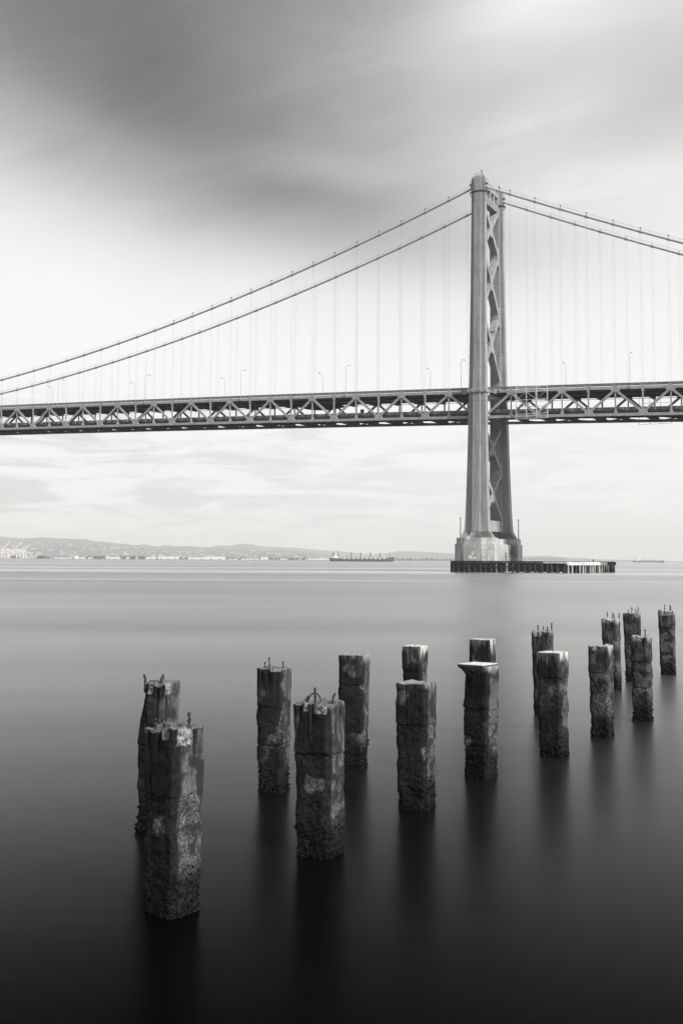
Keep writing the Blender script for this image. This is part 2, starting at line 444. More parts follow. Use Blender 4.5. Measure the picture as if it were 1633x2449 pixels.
ridge('hills', [(-420, 1268), (-200, 1276), (-60, 1281), (0, 1283), (30, 1286), (60, 1288), (95, 1285), (130, 1287), (165, 1288), (200, 1290),
                (240, 1295), (290, 1300), (330, 1304), (345, 1302), (372, 1307), (400, 1304), (420, 1306), (455, 1306), (500, 1309),
                (560, 1311), (640, 1313), (720, 1318), (800, 1327), (900, 1334), (1000, 1337)], 12200, 5200, seed=1)
ridge('hills', [(420, 1314), (500, 1308), (525, 1304), (545, 1305), (580, 1300), (600, 1302), (625, 1306), (660, 1308), (690, 1310), (700, 1309),
                (740, 1313), (790, 1317), (840, 1321), (890, 1326), (930, 1322), (950, 1318), (985, 1318), (1010, 1320), (1040, 1321),
                (1080, 1324), (1140, 1327), (1240, 1331), (1300, 1329), (1360, 1334), (1450, 1338), (1600, 1342), (1800, 1345)], 15500, 3000, seed=5)
# low filled shore under the port and the sheds
sp = MB()
pa = [(-560, 5960), (0, 6000), (330, 6050), (640, 6100), (820, 6200), (1040, 6500), (1240, 7200), (1460, 8000)]
pts = [at_depth(x, HOR_Y + (x - 816) * 0.0058, Y) for x, Y in pa]
ring = [(q.x, q.y) for q in pts] + [(q.x * 1.35, q.y * 1.35) for q in reversed(pts)]
sp.loft([[(x, y, -0.4) for x, y in ring], [(x, y, 2.2) for x, y in ring]])
structure('shore', sp.mesh('shore', M['shore']))

# ------------------------------------------------------------------ bridge frame: x to the right along the bridge, y away from us
BP = Vector((37.7735, 388.6537, 0.0))
BD = Vector((-0.89095402, 0.45409353, 0.0))          # along the deck, to the left
BN = Vector((0.45409353, 0.89095402, 0.0))
BROT = math.atan2(-BD.y, -BD.x)
SEP = 18.911
def bw_(x, y, z=0.0):
    return BP - BD * x + BN * y + Vector((0, 0, z))

def bthing(name, label, cat, org, group=None):
    """a thing standing in the bridge frame; parts are written in bridge coordinates"""
    o = thing(name, label, cat, bw_(*org), BROT, group)
    def part(pname, mb, mat, parent=None, smooth=False):
        return link(pname, mb.mesh(pname, mat, org, smooth), parent or o)
    return o, part

def zb(s):                                             # underside of the lower chord
    return 53.60 + 0.03405 * s - 2.06e-5 * s * s
def cable_z(s):
    if s >= -11.5:
        u = s + 11.5
        return 136.35 - 0.3497 * u + 0.000476 * u * u - 0.0
    u = -11.5 - s
    return 136.55 - 0.455 * u + 0.00036 * u * u

XT = 11.5                                              # tower centre (bridge x)

# ------------------------------------------------------------------ tower
tower, tp = bthing('bridge_tower', 'tall grey steel suspension tower with two tapering legs and stacked cross bracing', 'bridge tower', (XT, SEP / 2, 11.6))

def lerp_tab(tab, z):
    for (a, va), (b, vb) in zip(tab, tab[1:]):
        if a <= z <= b: return va + (vb - va) * (z - a) / (b - a)
    return tab[0][1] if z < tab[0][0] else tab[-1][1]
HW_T = [(11, 4.65), (14, 4.38), (19, 4.05), (24, 3.82), (36, 3.48), (50, 3.22), (75, 2.88), (100, 2.65), (140, 2.48)]   # half width of the shoulders
HF_T = [(11, 1.42), (50, 1.33), (140, 1.22)]                  # half width of the raised middle panel
DS_T = [(11, 1.38), (50, 1.15), (100, 0.97), (140, 0.90)]     # half depth of the shoulders
EP_T = [(11, 0.86), (50, 0.80), (140, 0.70)]                  # how far the middle panel stands proud
DP_T = [(11, 2.24), (50, 1.95), (100, 1.71), (140, 1.60)]
def splay(z): return max(0.0, 2.65 * (133 - z) / 119.0)
def leg_ring(side, z, grow=0.0):
    hw, hf, ds, ep = (lerp_tab(t_, z) for t_ in (HW_T, HF_T, DS_T, EP_T))
    yc = -splay(z) if side == 0 else SEP + splay(z)
    hw += grow; hf += grow; ds += grow; dp = ds + ep
    P12 = [(-hf, -dp), (hf, -dp), (hf, -ds), (hw, -ds), (hw, ds), (hf, ds), (hf, dp), (-hf, dp), (-hf, ds), (-hw, ds), (-hw, -ds), (-hf, -ds)]
    return [(XT + x, yc + y, z) for x, y in P12]

for side in (0, 1):
    rings = []
    z = 13.9
    seams = [21.5, 29, 36.5, 44, 51.5, 59, 71, 79.5, 88, 96.5, 105, 113.5, 122, 130.5]
    zs = [13.9, 15.5, 18]
    for q in seams: zs += [q - 0.06, q - 0.03, q + 0.03, q + 0.06]
    zs += [138.6, 139.4, 139.75]
    for q in zs:
        gr = 0.0
        for sm in seams:
            if abs(abs(q - sm) - 0.03) < 1e-6: gr = -0.09
        if q == 139.75: gr = -0.75
        if q == 139.4: gr = -0.15
        rings.append(leg_ring(side, q, gr))
    leg = tp('leg', MB().loft(rings), M['tower'])
    # flared foot with stiffener plates
    mb = MB().loft([leg_ring(side, 11.6, 0.05), leg_ring(side, 13.9, 0.03)])
    foot = tp('foot', mb, M['barrier'], leg)
    r0, r1 = leg_ring(side, 11.75, 1.05), leg_ring(side, 13.75, 0.12)
    ri = leg_ring(side, 11.75, 0.0)
    fins = MB()
    for k in range(12):
        a0, a1, b0, b1 = Vector(r0[k]), Vector(r0[(k + 1) % 12]), Vector(r1[k]), Vector(r1[(k + 1) % 12])
        c0, c1 = Vector(ri[k]), Vector(ri[(k + 1) % 12])
        n_ = max(1, int((a1 - a0).length / 0.62))
        tdir = (a1 - a0).normalized() * 0.10
        for j in range(n_):
            f = (j + 0.5) / n_
            lo, up, inn = a0.lerp(a1, f), b0.lerp(b1, f), c0.lerp(c1, f)
            iu = Vector((up.x, up.y, up.z)); ctr = Vector((inn.x, inn.y, up.z))
            poly = [lo, up, ctr, inn]
            fins.loft([[v - tdir for v in poly], [v + tdir for v in poly]])
    tp('stiffener', fins, M['tower'], leg)
    mb = MB().loft([leg_ring(side, 11.6, 1.25), leg_ring(side, 11.75, 1.25)])
    mb.loft([leg_ring(side, 13.75, 0.22), leg_ring(side, 14.05, 0.22)])
    tp('base_plate', mb, M['tower'], leg)
    # collar where the deck passes
    mb = MB().loft([leg_ring(side, 61.9, 0.25), leg_ring(side, 62.2, 0.42), leg_ring(side, 63.2, 0.42), leg_ring(side, 63.4, 0.3)])
    tp('collar', mb, M['tower'], leg)
    # ring gallery and cable housings near the top
    yc = 0 if side == 0 else SEP
    mb = MB().loft([leg_ring(side, 133.55, 0.10), leg_ring(side, 133.9, 0.28), leg_ring(side, 134.1, 0.28)])
    for sx in (-1, 1):
        ctr = (XT + sx * 2.6, yc, 133.5)
        mb.tube([(ctr[0] + sx * 0.75 * math.sin(a) , yc, ctr[2] + 0.75 * math.cos(a) - 0.1) for a in [math.pi * k / 8 for k in range(9)]], 0.13, 6)
        for q in (-0.9, 0.9):
            mb.beam((XT + sx * 2.5, yc + q, 133.75), (XT + sx * 3.4, yc + q, 133.75), 0.15, 0.15)
    tp('gallery', mb, M['shaded_steel'], leg)
    for sx in (-1, 1):
        mb = MB()
        zc = cable_z(-(XT + sx * 2.6))
        mb.loft([[(XT + sx * 2.3, yc + 0.75 * math.cos(a), zc + 0.2 + 0.9 * math.sin(a)) for a in [6.28318 * k / 10 for k in range(10)]],
                 [(XT + sx * 3.15, yc + 0.55 * math.cos(a), zc + 0.62 * math.sin(a)) for a in [6.28318 * k / 10 for k in range(10)]]])
        mb.box(XT + sx * 2.9, yc, zc + 1.4, 0.9, 1.6, 0.5)
        mb.tube([(XT + sx * 3.25, yc - 0.7, zc + 1.6), (XT + sx * 3.25, yc - 0.7, zc + 2.7), (XT + sx * 3.25, yc + 0.7, zc + 2.7), (XT + sx * 3.25, yc + 0.7, zc + 1.6)], 0.05, 5)
        mb.tube([(XT + sx * 2.5, yc - 0.7, zc + 2.7), (XT + sx * 3.25, yc - 0.7, zc + 2.7)], 0.05, 5)
        tp('cable_housing', mb, M['steel'], leg)
    # roof railing and beacon
    mb = MB()
    c4 = [(XT - 1.5, yc - 0.7), (XT + 1.5, yc - 0.7), (XT + 1.5, yc + 0.7), (XT - 1.5, yc + 0.7)]
    for k in range(4):
        a, b = c4[k], c4[(k + 1) % 4]
        for zr in (140.3, 140.8):
            mb.tube([(a[0], a[1], zr), (b[0], b[1], zr)], 0.035, 5)
        mb.tube([(a[0], a[1], 139.7), (a[0], a[1], 140.8)], 0.04, 5)
        mb.tube([((a[0] + b[0]) / 2, (a[1] + b[1]) / 2, 139.7), ((a[0] + b[0]) / 2, (a[1] + b[1]) / 2, 140.8)], 0.04, 5)
    tp('railing', mb, M['lamp'], leg)
    mb = MB().tube([(XT + 1.0, yc, 139.7), (XT + 1.0, yc, 141.0)], 0.09, 6)
    mb.tube([(XT + 1.0, yc, 141.0), (XT + 1.0, yc, 141.5), (XT + 1.0, yc, 142.1)], [0.2, 0.2, 0.03], 8)
    tp('beacon', mb, M['dark'], leg)

# crossed bracing between the legs
def inner(z): return -splay(z) + lerp_tab(DP_T, z) - 0.1, SEP + splay(z) - lerp_tab(DP_T, z) + 0.1
def hd(z): return 1.22 + 0.5 * max(0.0, (72 - z) / 60.0)
nodes = [(131.2, 114.4), (114.4, 92.2), (92.2, 69.2), (51.5, 35.8), (35.8, 18.2)]
for zt, zl in nodes:
    d_ = hd((zt + zl) / 2)
    for flip in (0, 1):
        yt, yl = inner(zt)[flip], inner(zl)[1 - flip]
        e = 0.75
        mb = MB().beam((XT, yt, zt), (XT, yl, zl), 2 * d_ - 0.012 * flip, 1.55 - 0.01 * flip, (0, 1, 0.3))
        tp('diagonal_brace', mb, M['tower'])
    zc = (zt + zl) / 2; yc = SEP / 2
    mb = MB().plate([(yc - 1.55, zc - 1.2), (yc - 0.6, zc - 2.9), (yc + 0.6, zc - 2.9), (yc + 1.55, zc - 1.2), (yc + 1.55, zc + 1.2), (yc + 0.6, zc + 2.9), (yc - 0.6, zc + 2.9), (yc - 1.55, zc + 1.2)], 'x', XT, 2 * d_ + 0.03)
    tp('gusset_plate', mb, M['tower'])
for zn in (114.4, 92.2, 35.8):
    for sd in (0, 1):
        y0 = inner(zn)[sd]; k = 1 if sd == 0 else -1
        mb = MB().plate([(y0 - 0.1 * k, zn - 4.2), (y0 + 0.9 * k, zn - 3.2), (y0 + 1.75 * k, zn - 1.0), (y0 + 1.75 * k, zn + 1.0), (y0 + 0.9 * k, zn + 3.2), (y0 - 0.1 * k, zn + 4.2)], 'x', XT, 2 * hd(zn) + 0.034)
        tp('gusset_plate', mb, M['tower'])
# struts at deck level and at the foot
y0, y1 = inner(16)
tp('strut', MB().box(XT, (y0 + y1) / 2, 16.0, 3.7, y1 - y0, 3.8), M['tower'])
y0, y1 = inner(60)
# portal at the top
y0, y1 = inner(133)
portal = tp('portal_beam', MB().box(XT, SEP / 2, 132.3, 2.4, y1 - y0, 2.6), M['tower'])
for k in range(6):
    yy = y0 + (k + 0.5) * (y1 - y0) / 6
    for sx in (-1, 1):
        mb = MB().loft([[(XT + sx * 1.2, yy + r_ * math.cos(a), 132.45 + r_ * math.sin(a)) for a in [6.28318 * j / 14 for j in range(14)]] for r_ in (0.98,)] +
                       [[(XT + sx * 1.36, yy + 0.98 * math.cos(a), 132.45 + 0.98 * math.sin(a)) for a in [6.28318 * j / 14 for j in range(14)]],
                        [(XT + sx * 1.36, yy + 0.72 * math.cos(a), 132.45 + 0.72 * math.sin(a)) for a in [6.28318 * j / 14 for j in range(14)]],
                        [(XT + sx * 1.22, yy + 0.70 * math.cos(a), 132.45 + 0.70 * math.sin(a)) for a in [6.28318 * j / 14 for j in range(14)]]])
        tp('roundel', mb, M['tower'], portal)
tp('portal_beam', MB().box(XT, SEP / 2, 137.3, 2.2, y1 - y0, 1.5), M['tower'])
tp('portal_beam', MB().box(XT - 0.75, SEP / 2, 135.1, 0.3, y1 - y0, 2.9), M['tower'])
for k in range(5):
    yy = y0 + k * (y1 - y0) / 4
    tp('portal_post', MB().box(XT + 0.15, yy, 135.1, 1.6, 1.1, 2.96), M['tower'])
mb = MB()
for k in range(9):
    yy = y0 + k * (y1 - y0) / 8
    mb.tube([(XT + 1.0, yy, 138.05), (XT + 1.0, yy, 139.2)], 0.04, 5)
for zr in (138.6, 139.2): mb.tube([(XT + 1.0, y0, zr), (XT + 1.0, y1, zr)], 0.035, 5)
tp('railing', mb, M['lamp'])

# ------------------------------------------------------------------ concrete pier under the tower
pier, pp = bthing('concrete_pier', 'stained concrete bridge pier of two many-sided blocks under the tower legs', 'bridge pier', (XT, SEP / 2, 3.0))
def lobe(side, gsc):
    hf, a, b = 3.3 + gsc * 0.6, 3.8 + gsc * 0.4, 1.9
    tf = 7.8 + gsc; ti = 0.6 + (-gsc if False else 0)
    pts = [(-hf, -tf), (hf, -tf), (hf + a, -tf + b), (hf + a, -ti), (-hf - a, -ti), (-hf - a, -tf + b)]
    if side == 1: pts = [(x, SEP - y) for x, y in pts]
    return [(XT + x, y) for x, y in pts]
for side in (0, 1):
    for (z0, z1, gs) in ((2.6, 5.35, 0.0), (5.43, 7.45, 0.0), (7.53, 9.6, 0.0), (9.6, 11.6, -0.45)):
        pp('concrete_course', MB().prism(lobe(side, gs), z0, z1), M['pier'])
    pp('concrete_core', MB().prism(lobe(side, -0.09), 2.6, 9.55), M['pier'])
for (z0, z1, hw) in ((2.6, 5.35, 4.8), (5.43, 7.45, 4.8), (7.53, 9.6, 4.8), (9.6, 11.5, 3.4)):
    pp('wall_course', MB().box(XT, SEP / 2, (z0 + z1) / 2, 2 * hw, SEP - 1.0, z1 - z0), M['pier'])
pp('wall_core', MB().box(XT, SEP / 2, 6.0, 9.4, SEP - 1.2, 6.9), M['pier'])
# ladder frame on the bright side of the block
mb = MB()
for x in (20.55, 22.3):
    mb.tube([(x, -0.4, 3.9), (x, -0.4, 6.6)], 0.07, 5)
    mb.tube([(x, 0.9, 3.9), (x, 0.9, 6.6)], 0.07, 5)
for z_ in (4.0, 5.3, 6.55):
    mb.tube([(20.55, -0.4, z_), (22.3, -0.4, z_), (22.3, 0.9, z_), (20.55, 0.9, z_), (20.55, -0.4, z_)], 0.06, 5)
for a, b in ((4.0, 5.3), (5.3, 4.0), (5.3, 6.5), (6.5, 5.3)):
    mb.tube([(20.55, -0.4, a), (22.3, -0.4, b)], 0.05, 5)
fr = thing('ladder_frame', 'small dark braced steel frame beside the bright face of the concrete pier', 'frame', bw_(21.4, 0.2, 3.8), BROT)
link('frame', mb.mesh('frame', M['dark'], (21.4, 0.2, 3.8)), fr)
# white boxes and a lamp box in front of the near block
for (px_, py_, w_, h_, lab) in ((1123.5, 1332.5, 1.05, 1.1, 'larger white square notice board on the pier front'), (1133.8, 1334.0, 0.9, 0.65, 'smaller white notice board right beside the larger square one'),):
    a = at_depth(px_, py_, 371.6)
    sb = thing('notice_board', lab, 'sign', a, BROT)
    link('panel', MB().box(0, 0, 0, w_, 0.18, h_).mesh('panel', M['white']), sb)
    link('frame', MB().box(0, 0.14, 0, w_ + 0.16, 0.1, h_ + 0.16).mesh('frame', M['lamp']), sb)
    for sx in (-1, 1):
        link('support', MB().tube([(sx * w_ * 0.35, 0.14, -h_ / 2), (sx * w_ * 0.35, 0.14, 3.80 - a.z)], 0.06, 5).mesh('support', M['lamp']), sb)
a = at_depth(1129.5, 1324.0, 371.75)
lb = thing('flood_lamp', 'small white lamp box above the notice boards on the pier front', 'lamp', a, BROT)
link('lamp_box', MB().box(0, 0, 0, 0.5, 0.3, 0.4).mesh('lamp_box', M['white']), lb)
link('bracket', MB().beam((0, 0.1, -0.3), (0, 0.1, -1.4), 0.1, 0.1).box(0, 0.35, 0, 0.3, 0.5, 0.2).mesh('bracket', M['lamp']), lb)
a = at_depth(1119, 1286, 371.9)
sb = thing('notice_board', 'pale plate fixed at the top edge of the pier under the tower leg', 'sign', a, BROT)
link('panel', MB().box(0, 0, 0, 1.1, 0.1, 1.2).mesh('panel', M['white']), sb)
link('frame', MB().box(0, 0.08, 0, 1.25, 0.08, 1.35).mesh('frame', M['lamp']), sb)
# masts on the pier corners
for (sx, yy, lab) in ((-6.05, -3.2, 'thin dark mast on the left corner of the concrete pier'), (6.6, SEP + 3.0, 'thin dark mast on the right corner of the concrete pier')):
    mo = thing('mast', lab, 'mast', bw_(XT + sx, yy, 11.5), BROT, 'masts on the pier corners')
    link('pole', MB().tube([(0, 0, 0), (0, 0, 6.6)], [0.17, 0.13], 8).mesh('pole', M['dark']), mo)
    link('light', MB().tube([(0, 0, 6.6), (0, 0, 6.75), (0, 0, 7.2), (0, 0, 7.3)], [0.1, 0.24, 0.2, 0.05], 8).mesh('light', M['dark']), mo)

# ------------------------------------------------------------------ timber fender dock round the pier
dock, dp_ = bthing('fender_dock', 'low dark timber fender dock with pale right end around the pier', 'dock', (20, 5, 0))
CA, CB, CC = (44.0, -9.0), (47.4, -3.0), (49.2, 36.0)
mb = MB().prism([(4.2, -9.0), CA, CB, CC, (40.0, 36.0), (38.0, 4.0), (19.2, 3.0), (19.2, -8.2), (4.2, -8.2)], 3.25, 3.78)
dp_('deck', mb, M['timber'])
rnd = random.Random(4)
# front wall of planks: dark, pieces uneven, gaps at the waterline towards the right
x = 4.25
i = 0
while x < 43.6:
    w_ = rnd.uniform(0.9, 1.25)
    zb0 = -0.6 if x < 22 else rnd.choice([-0.6, 0.05, 0.18, 0.28])
    dp_('plank', MB().box(x + w_ / 2, -8.55 + rnd.uniform(-.05, .05), (3.2 + zb0) / 2, w_ - 0.05, 0.25, 3.2 - zb0), M['timber'])
    x += w_
for k in range(21):
    xx = 5.2 + k * 1.9 + rnd.uniform(-0.3, 0.3)
    if xx > 43.5: break
    m_ = M['palepile'] if k in (8, 10) else M['timber']
    top = 3.2
    rr_ = rnd.uniform(0.26, 0.42); top += rnd.uniform(-0.25, 0.30)
    dp_('fender_pile', MB().tube([(xx, -8.98, -0.8), (xx + rnd.uniform(-.14, .14), -8.98, top)], [rr_, rr_ * 0.9], 9), m_)
dp_('left_wall' if False else 'end_wall', MB().box(4.1, -6.5, 1.3, 0.3, 4.8, 3.9), M['timber'])
# right hand side: bleached cap on open piles
def along(a, b, f): return (a[0] + (b[0] - a[0]) * f, a[1] + (b[1] - a[1]) * f)
for (a, b, n_) in ((CA, CB, 4), (CB, CC, 15)):
    for k in range(n_):
        q = along(a, b, (k + 0.5) / n_)
        dark_ = (a is CB and k > 11) or (k % 4 == 2)
        dp_('fender_pile', MB().tube([(q[0] + 0.1, q[1], -0.8), (q[0] + 0.1 + rnd.uniform(-.05, .05), q[1], 2.55)], [rnd.uniform(0.32, 0.44), rnd.uniform(0.28, 0.38)], 9), M['timber'] if dark_ else M['palepile'])
for (a, b, m_) in ((CA, CB, 'palecap'), (CB, along(CB, CC, 0.72), 'palecap'), (along(CB, CC, 0.72), CC, 'timber')):
    dp_('cap_beam', MB().beam((a[0] + 0.15, a[1], 3.05), (b[0] + 0.15, b[1], 3.05), 0.75, 1.1), M[m_])
dp_('cap_beam', MB().beam((36.5, -9.12, 3.35), (44.1, -9.12, 3.35), 0.5, 0.55), M['palecap'])
dp_('back_wall', MB().box(41.0, 16, 1.2, 0.4, 34, 3.6), M['timber'])
dp_('wale', MB().beam((4.2, -9.3, 3.55), (36.5, -9.3, 3.55), 0.3, 0.42), M['timber'])
dp_('wale', MB().beam((4.2, -9.28, 1.9), (36.5, -9.28, 1.9), 0.22, 0.3), M['timber'])
# steel pipe railing on the dock
rail, rp = bthing('railing', 'thin pipe railing along the top of the timber dock', 'railing', (30, -8, 3.78))
path = [(21.8, -8.4), (43.6, -8.4), (47.0, -2.8), (47.6, 8.0)]
for zr in (4.25, 4.75):
    rp('rail', MB().tube([(q[0], q[1], zr) for q in path], 0.05, 6), M['lamp'])
for a, b in zip(path, path[1:]):
    L = math.hypot(b[0] - a[0], b[1] - a[1]); n_ = max(1, round(L / 1.7))
    for k in range(n_):
        q = along(a, b, k / n_)
        rp('post', MB().tube([(q[0], q[1], 3.78), (q[0], q[1], 4.78)], 0.05, 5), M['lamp'])
# dock clutter
for (xx, yy, lab, hh) in ((46.0, 18.0, 'small dark bollard standing on the pale right end of the dock', 0.5), (8.0, -8.6, 'small dark bollard at the left end of the dock front', 0.5)):
    bo = thing('bollard', lab, 'bollard', bw_(xx, yy, 3.78), BROT, 'bollards on the dock')
    link('post', MB().tube([(0, 0, 0), (0, 0, hh)], 0.22, 9).mesh('post', M['dark']), bo)
    link('cap', MB().tube([(0, 0, hh), (0, 0, hh + 0.14)], 0.32, 9).mesh('cap', M['dark']), bo)

# ------------------------------------------------------------------ deck trusses
def make_span(label, ss_, s_end, top_parity):
    """ss_: panel points s going away from the tower; s_end: where the chords die into the tower"""
    o, part = bthing('bridge_deck', label, 'bridge deck', (-ss_[0], SEP / 2, zb(ss_[0])))
    P = lambda s, y, dz: (-s, y, zb(s) + dz)
    smin, smax = ss_[0], ss_[-1]
    chord_s = [s_end] + list(ss_)
    for ti, ty in enumerate((0.0, SEP)):
        out = -1 if ti == 0 else 1
        for nm, dz, hgt, wd in (('bottom_chord', 0.48, 0.96, 0.62), ('top_chord', 9.33, 0.95, 0.62)):
            mb = MB()
            for a, b in zip(chord_s, chord_s[1:]): mb.beam(P(a, ty, dz), P(b, ty, dz), wd, hgt)
            part(nm, mb, M['steel'])
        for i, s in enumerate(ss_):
            top = (i % 2 == 0) == top_parity
            wv = 0.42 if top else 0.50
            a, b = P(s, ty, 0.9), P(s, ty, 8.9)
            part('vertical', MB().beam(a, b, 0.36, wv, (1, 0, 0)), M['steel'])
            z0 = zb(s)
            if top:
                part('gusset_plate', MB().plate([(-s - 1.5, z0 + 8.86), (-s - 1.35, z0 + 8.2), (-s - 0.8, z0 + 7.95), (-s + 0.8, z0 + 7.95), (-s + 1.35, z0 + 8.2), (-s + 1.5, z0 + 8.86), (-s + 1.5, z0 + 9.7), (-s - 1.5, z0 + 9.7)], 'y', ty, 0.66), M['steel'])
                part('foot_plate', MB().plate([(-s - 0.62, z0 + 0.9), (-s - 0.25, z0 + 2.1), (-s + 0.25, z0 + 2.1), (-s + 0.62, z0 + 0.9)], 'y', ty, 0.5), M['steel'])
            else:
                part('gusset_plate', MB().plate([(-s - 1.55, z0 + 0.06), (-s - 1.6, z0 + 0.95), (-s - 1.2, z0 + 1.75), (-s + 1.2, z0 + 1.75), (-s + 1.6, z0 + 0.95), (-s + 1.55, z0 + 0.06)], 'y', ty, 0.66), M['steel'])
                part('head_plate', MB().plate([(-s - 0.42, z0 + 8.9), (-s - 0.42, z0 + 7.95), (-s + 0.42, z0 + 7.95), (-s + 0.42, z0 + 8.9)], 'y', ty, 0.56), M['steel'])
            part('hanger_socket', MB().box(-s, ty, z0 + 10.05, 1.1, 0.66, 0.5), M['steel'])
        # diagonals, incl. the half panel that lands on the tower leg
        seq = list(enumerate(ss_))
        for (i, a), (j, b) in zip(seq, seq[1:]):
            ta = (i % 2 == 0) == top_parity
            za, zb_ = (8.75, 1.15) if ta else (1.15, 8.75)
            part('diagonal', MB().beam(P(a, ty, za), P(b, ty, zb_), 0.5, 0.78), M['steel'])
        part('diagonal', MB().beam(P(ss_[0], ty, 8.75), P(s_end, ty, 1.6), 0.5, 0.78), M['steel'])
        # edge barriers
        for nm, dz, hgt, yy in (('upper_barrier', 10.42, 0.82, ty + out * 0.05), ('lower_barrier', 2.62, 0.86, ty - out * 1.35)):
            mb = MB(); 
            for a, b in zip(chord_s, chord_s[1:]): mb.beam(P(a, yy, dz), P(b, yy, dz), 0.22, hgt)
            bar = part(nm, mb, M['barrier'])
            mb = MB()
            for a, b in zip(chord_s, chord_s[1:]): mb.beam(P(a, yy, dz + 0.46), P(b, yy, dz + 0.46), 0.34, 0.12)
            part('top_rail', mb, M['steel'], bar)
            if nm == 'upper_barrier':
                mb = MB()
                for a, b in zip(chord_s, chord_s[1:]): mb.beam(P(a, yy + out * 0.13, dz - 0.05), P(b, yy + out * 0.13, dz - 0.05), 0.08, 0.10)
                part('mid_rail', mb, M['steel'], bar)
            mb = MB(); L = abs(ss_[-1] - s_end); n_ = int(L / 2.3)
            for k in range(n_):
                s = s_end + (ss_[-1] - s_end) * (k + 0.5) / n_
                mb.beam(P(s, yy + out * 0.17, dz - 0.50), P(s, yy + out * 0.17, dz + 0.40), 0.18, 0.14, (1, 0, 0))
            posts = part('barrier_post', mb, M['steel'], bar)
            posts['kind'] = 'stuff'
    # decks, stringers, floor beams, plan bracing
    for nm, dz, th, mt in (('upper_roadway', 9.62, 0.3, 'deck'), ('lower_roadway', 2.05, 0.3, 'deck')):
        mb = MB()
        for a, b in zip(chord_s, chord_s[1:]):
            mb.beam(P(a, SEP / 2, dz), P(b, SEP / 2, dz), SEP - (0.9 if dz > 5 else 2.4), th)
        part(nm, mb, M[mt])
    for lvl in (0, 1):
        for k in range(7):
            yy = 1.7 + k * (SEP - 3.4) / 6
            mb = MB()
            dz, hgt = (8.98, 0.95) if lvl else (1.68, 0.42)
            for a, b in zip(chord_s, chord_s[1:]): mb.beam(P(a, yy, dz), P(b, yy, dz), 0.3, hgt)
            part('stringer', mb, M['shaded_steel'])
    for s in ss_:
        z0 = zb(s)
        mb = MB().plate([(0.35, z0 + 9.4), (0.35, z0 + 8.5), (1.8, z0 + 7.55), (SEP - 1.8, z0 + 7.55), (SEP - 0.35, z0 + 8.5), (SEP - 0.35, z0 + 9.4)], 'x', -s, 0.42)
        part('floor_beam', mb, M['shaded_steel'])
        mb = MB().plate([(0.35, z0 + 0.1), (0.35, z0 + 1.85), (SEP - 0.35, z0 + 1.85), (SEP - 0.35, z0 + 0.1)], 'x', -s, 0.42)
        part('floor_beam', mb, M['shaded_steel'])
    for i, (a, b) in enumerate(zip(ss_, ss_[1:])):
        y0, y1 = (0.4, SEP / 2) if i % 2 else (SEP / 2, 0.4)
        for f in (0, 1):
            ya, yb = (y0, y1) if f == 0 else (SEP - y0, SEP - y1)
            part('plan_brace', MB().beam(P(a, ya, 0.25), P(b, yb, 0.25), 0.42, 0.32), M['shaded_steel'])
    # pipes and conduits
    for (yy, dz, r_) in ((5.5, 7.95, 0.13), (SEP - 0.9, 8.15, 0.09), (SEP + 0.55, 8.35, 0.05)):
        part('conduit', MB().tube([P(s, yy, dz) for s in chord_s], r_, 6), M['steel'])
    return o

S_MAIN = [k * 9.144 for k in range(0, 31)]
S_SIDE = [-22.84 - k * 8.93 for k in range(0, 13)]
make_span('long double deck truss span left of the tower with zigzag steel members', S_MAIN, -8.6, True)
make_span('double deck truss span right of the tower running off the frame', S_SIDE, -14.4, True)

# hinge links where the trusses meet the near and far legs
for ty, nm in ((0.0, 'near'), (SEP, 'far')):
    for x in (5.9, 17.3):
        zc = zb(-x) + 9.4
        mb = MB().loft([[(x + 0.95 * math.cos(a), ty - 0.45, zc + 0.95 * math.sin(a)) for a in [6.28318 * k / 14 for k in range(14)]],
                 [(x + 0.95 * math.cos(a), ty + 0.45, zc + 0.95 * math.sin(a)) for a in [6.28318 * k / 14 for k in range(14)]]])
        tp('expansion_link', mb, M['steel'])

# ------------------------------------------------------------------ main cables with clamps, hangers and hand ropes
rnd = random.Random(11)
for ti, (ty, lab) in enumerate(((0.0, 'nearer thick main cable hung in a long sag over the tower with its vertical ropes'),
                                (SEP, 'farther thick main cable behind the nearer one with its vertical ropes'))):
    o, part = bthing('main_cable', lab, 'bridge cable', (XT, ty, 136.0))
    SL = [-10.5] + [-8.6 + k * 4.5 for k in range(0, 66)]
    SR = [-12.5] + [-14.2 - k * 4.5 for k in range(0, 27)]
    part('cable', MB().tube([(-s, ty, cable_z(s)) for s in reversed(SL)], 0.36, 10), M['cable'], smooth=True)
    part('cable', MB().tube([(-s, ty, cable_z(s)) for s in SR], 0.36, 10), M['cable'], smooth=True)
    for yy in (-0.42, 0.42):
        part('hand_rope', MB().tube([(-s, ty + yy, cable_z(s) + 1.15) for s in reversed(SL[1:])], 0.022, 4), M['rope'])
        part('hand_rope', MB().tube([(-s, ty + yy, cable_z(s) + 1.15) for s in SR[1:]], 0.022, 4), M['rope'])
    for s in S_MAIN + S_SIDE:
        e = 0.46
        part('cable_clamp', MB().tube([(-s - e, ty, cable_z(s + e)), (-s + e, ty, cable_z(s - e))], 0.47, 10), M['steel'])
        top = cable_z(s); bot = zb(s) + 10.2
        mb = MB()
        for q in (-0.30, 0.30):
            mb.tube([(-s + q, ty - 0.1, top - 0.1), (-s + q, ty - 0.1, bot)], 0.024, 5)
        part('hanger', mb, M['rope'])
        mb = MB()
        for yy in (-0.42, 0.42): mb.tube([(-s, ty + yy, top + 0.3), (-s, ty + yy, top + 1.2)], 0.035, 5)
        if -80 < s < 120 and ti == 0: mb.box(-s, ty, top + 1.32, 0.34, 0.42, 0.34)
        part('rope_post', mb, M['dark'])

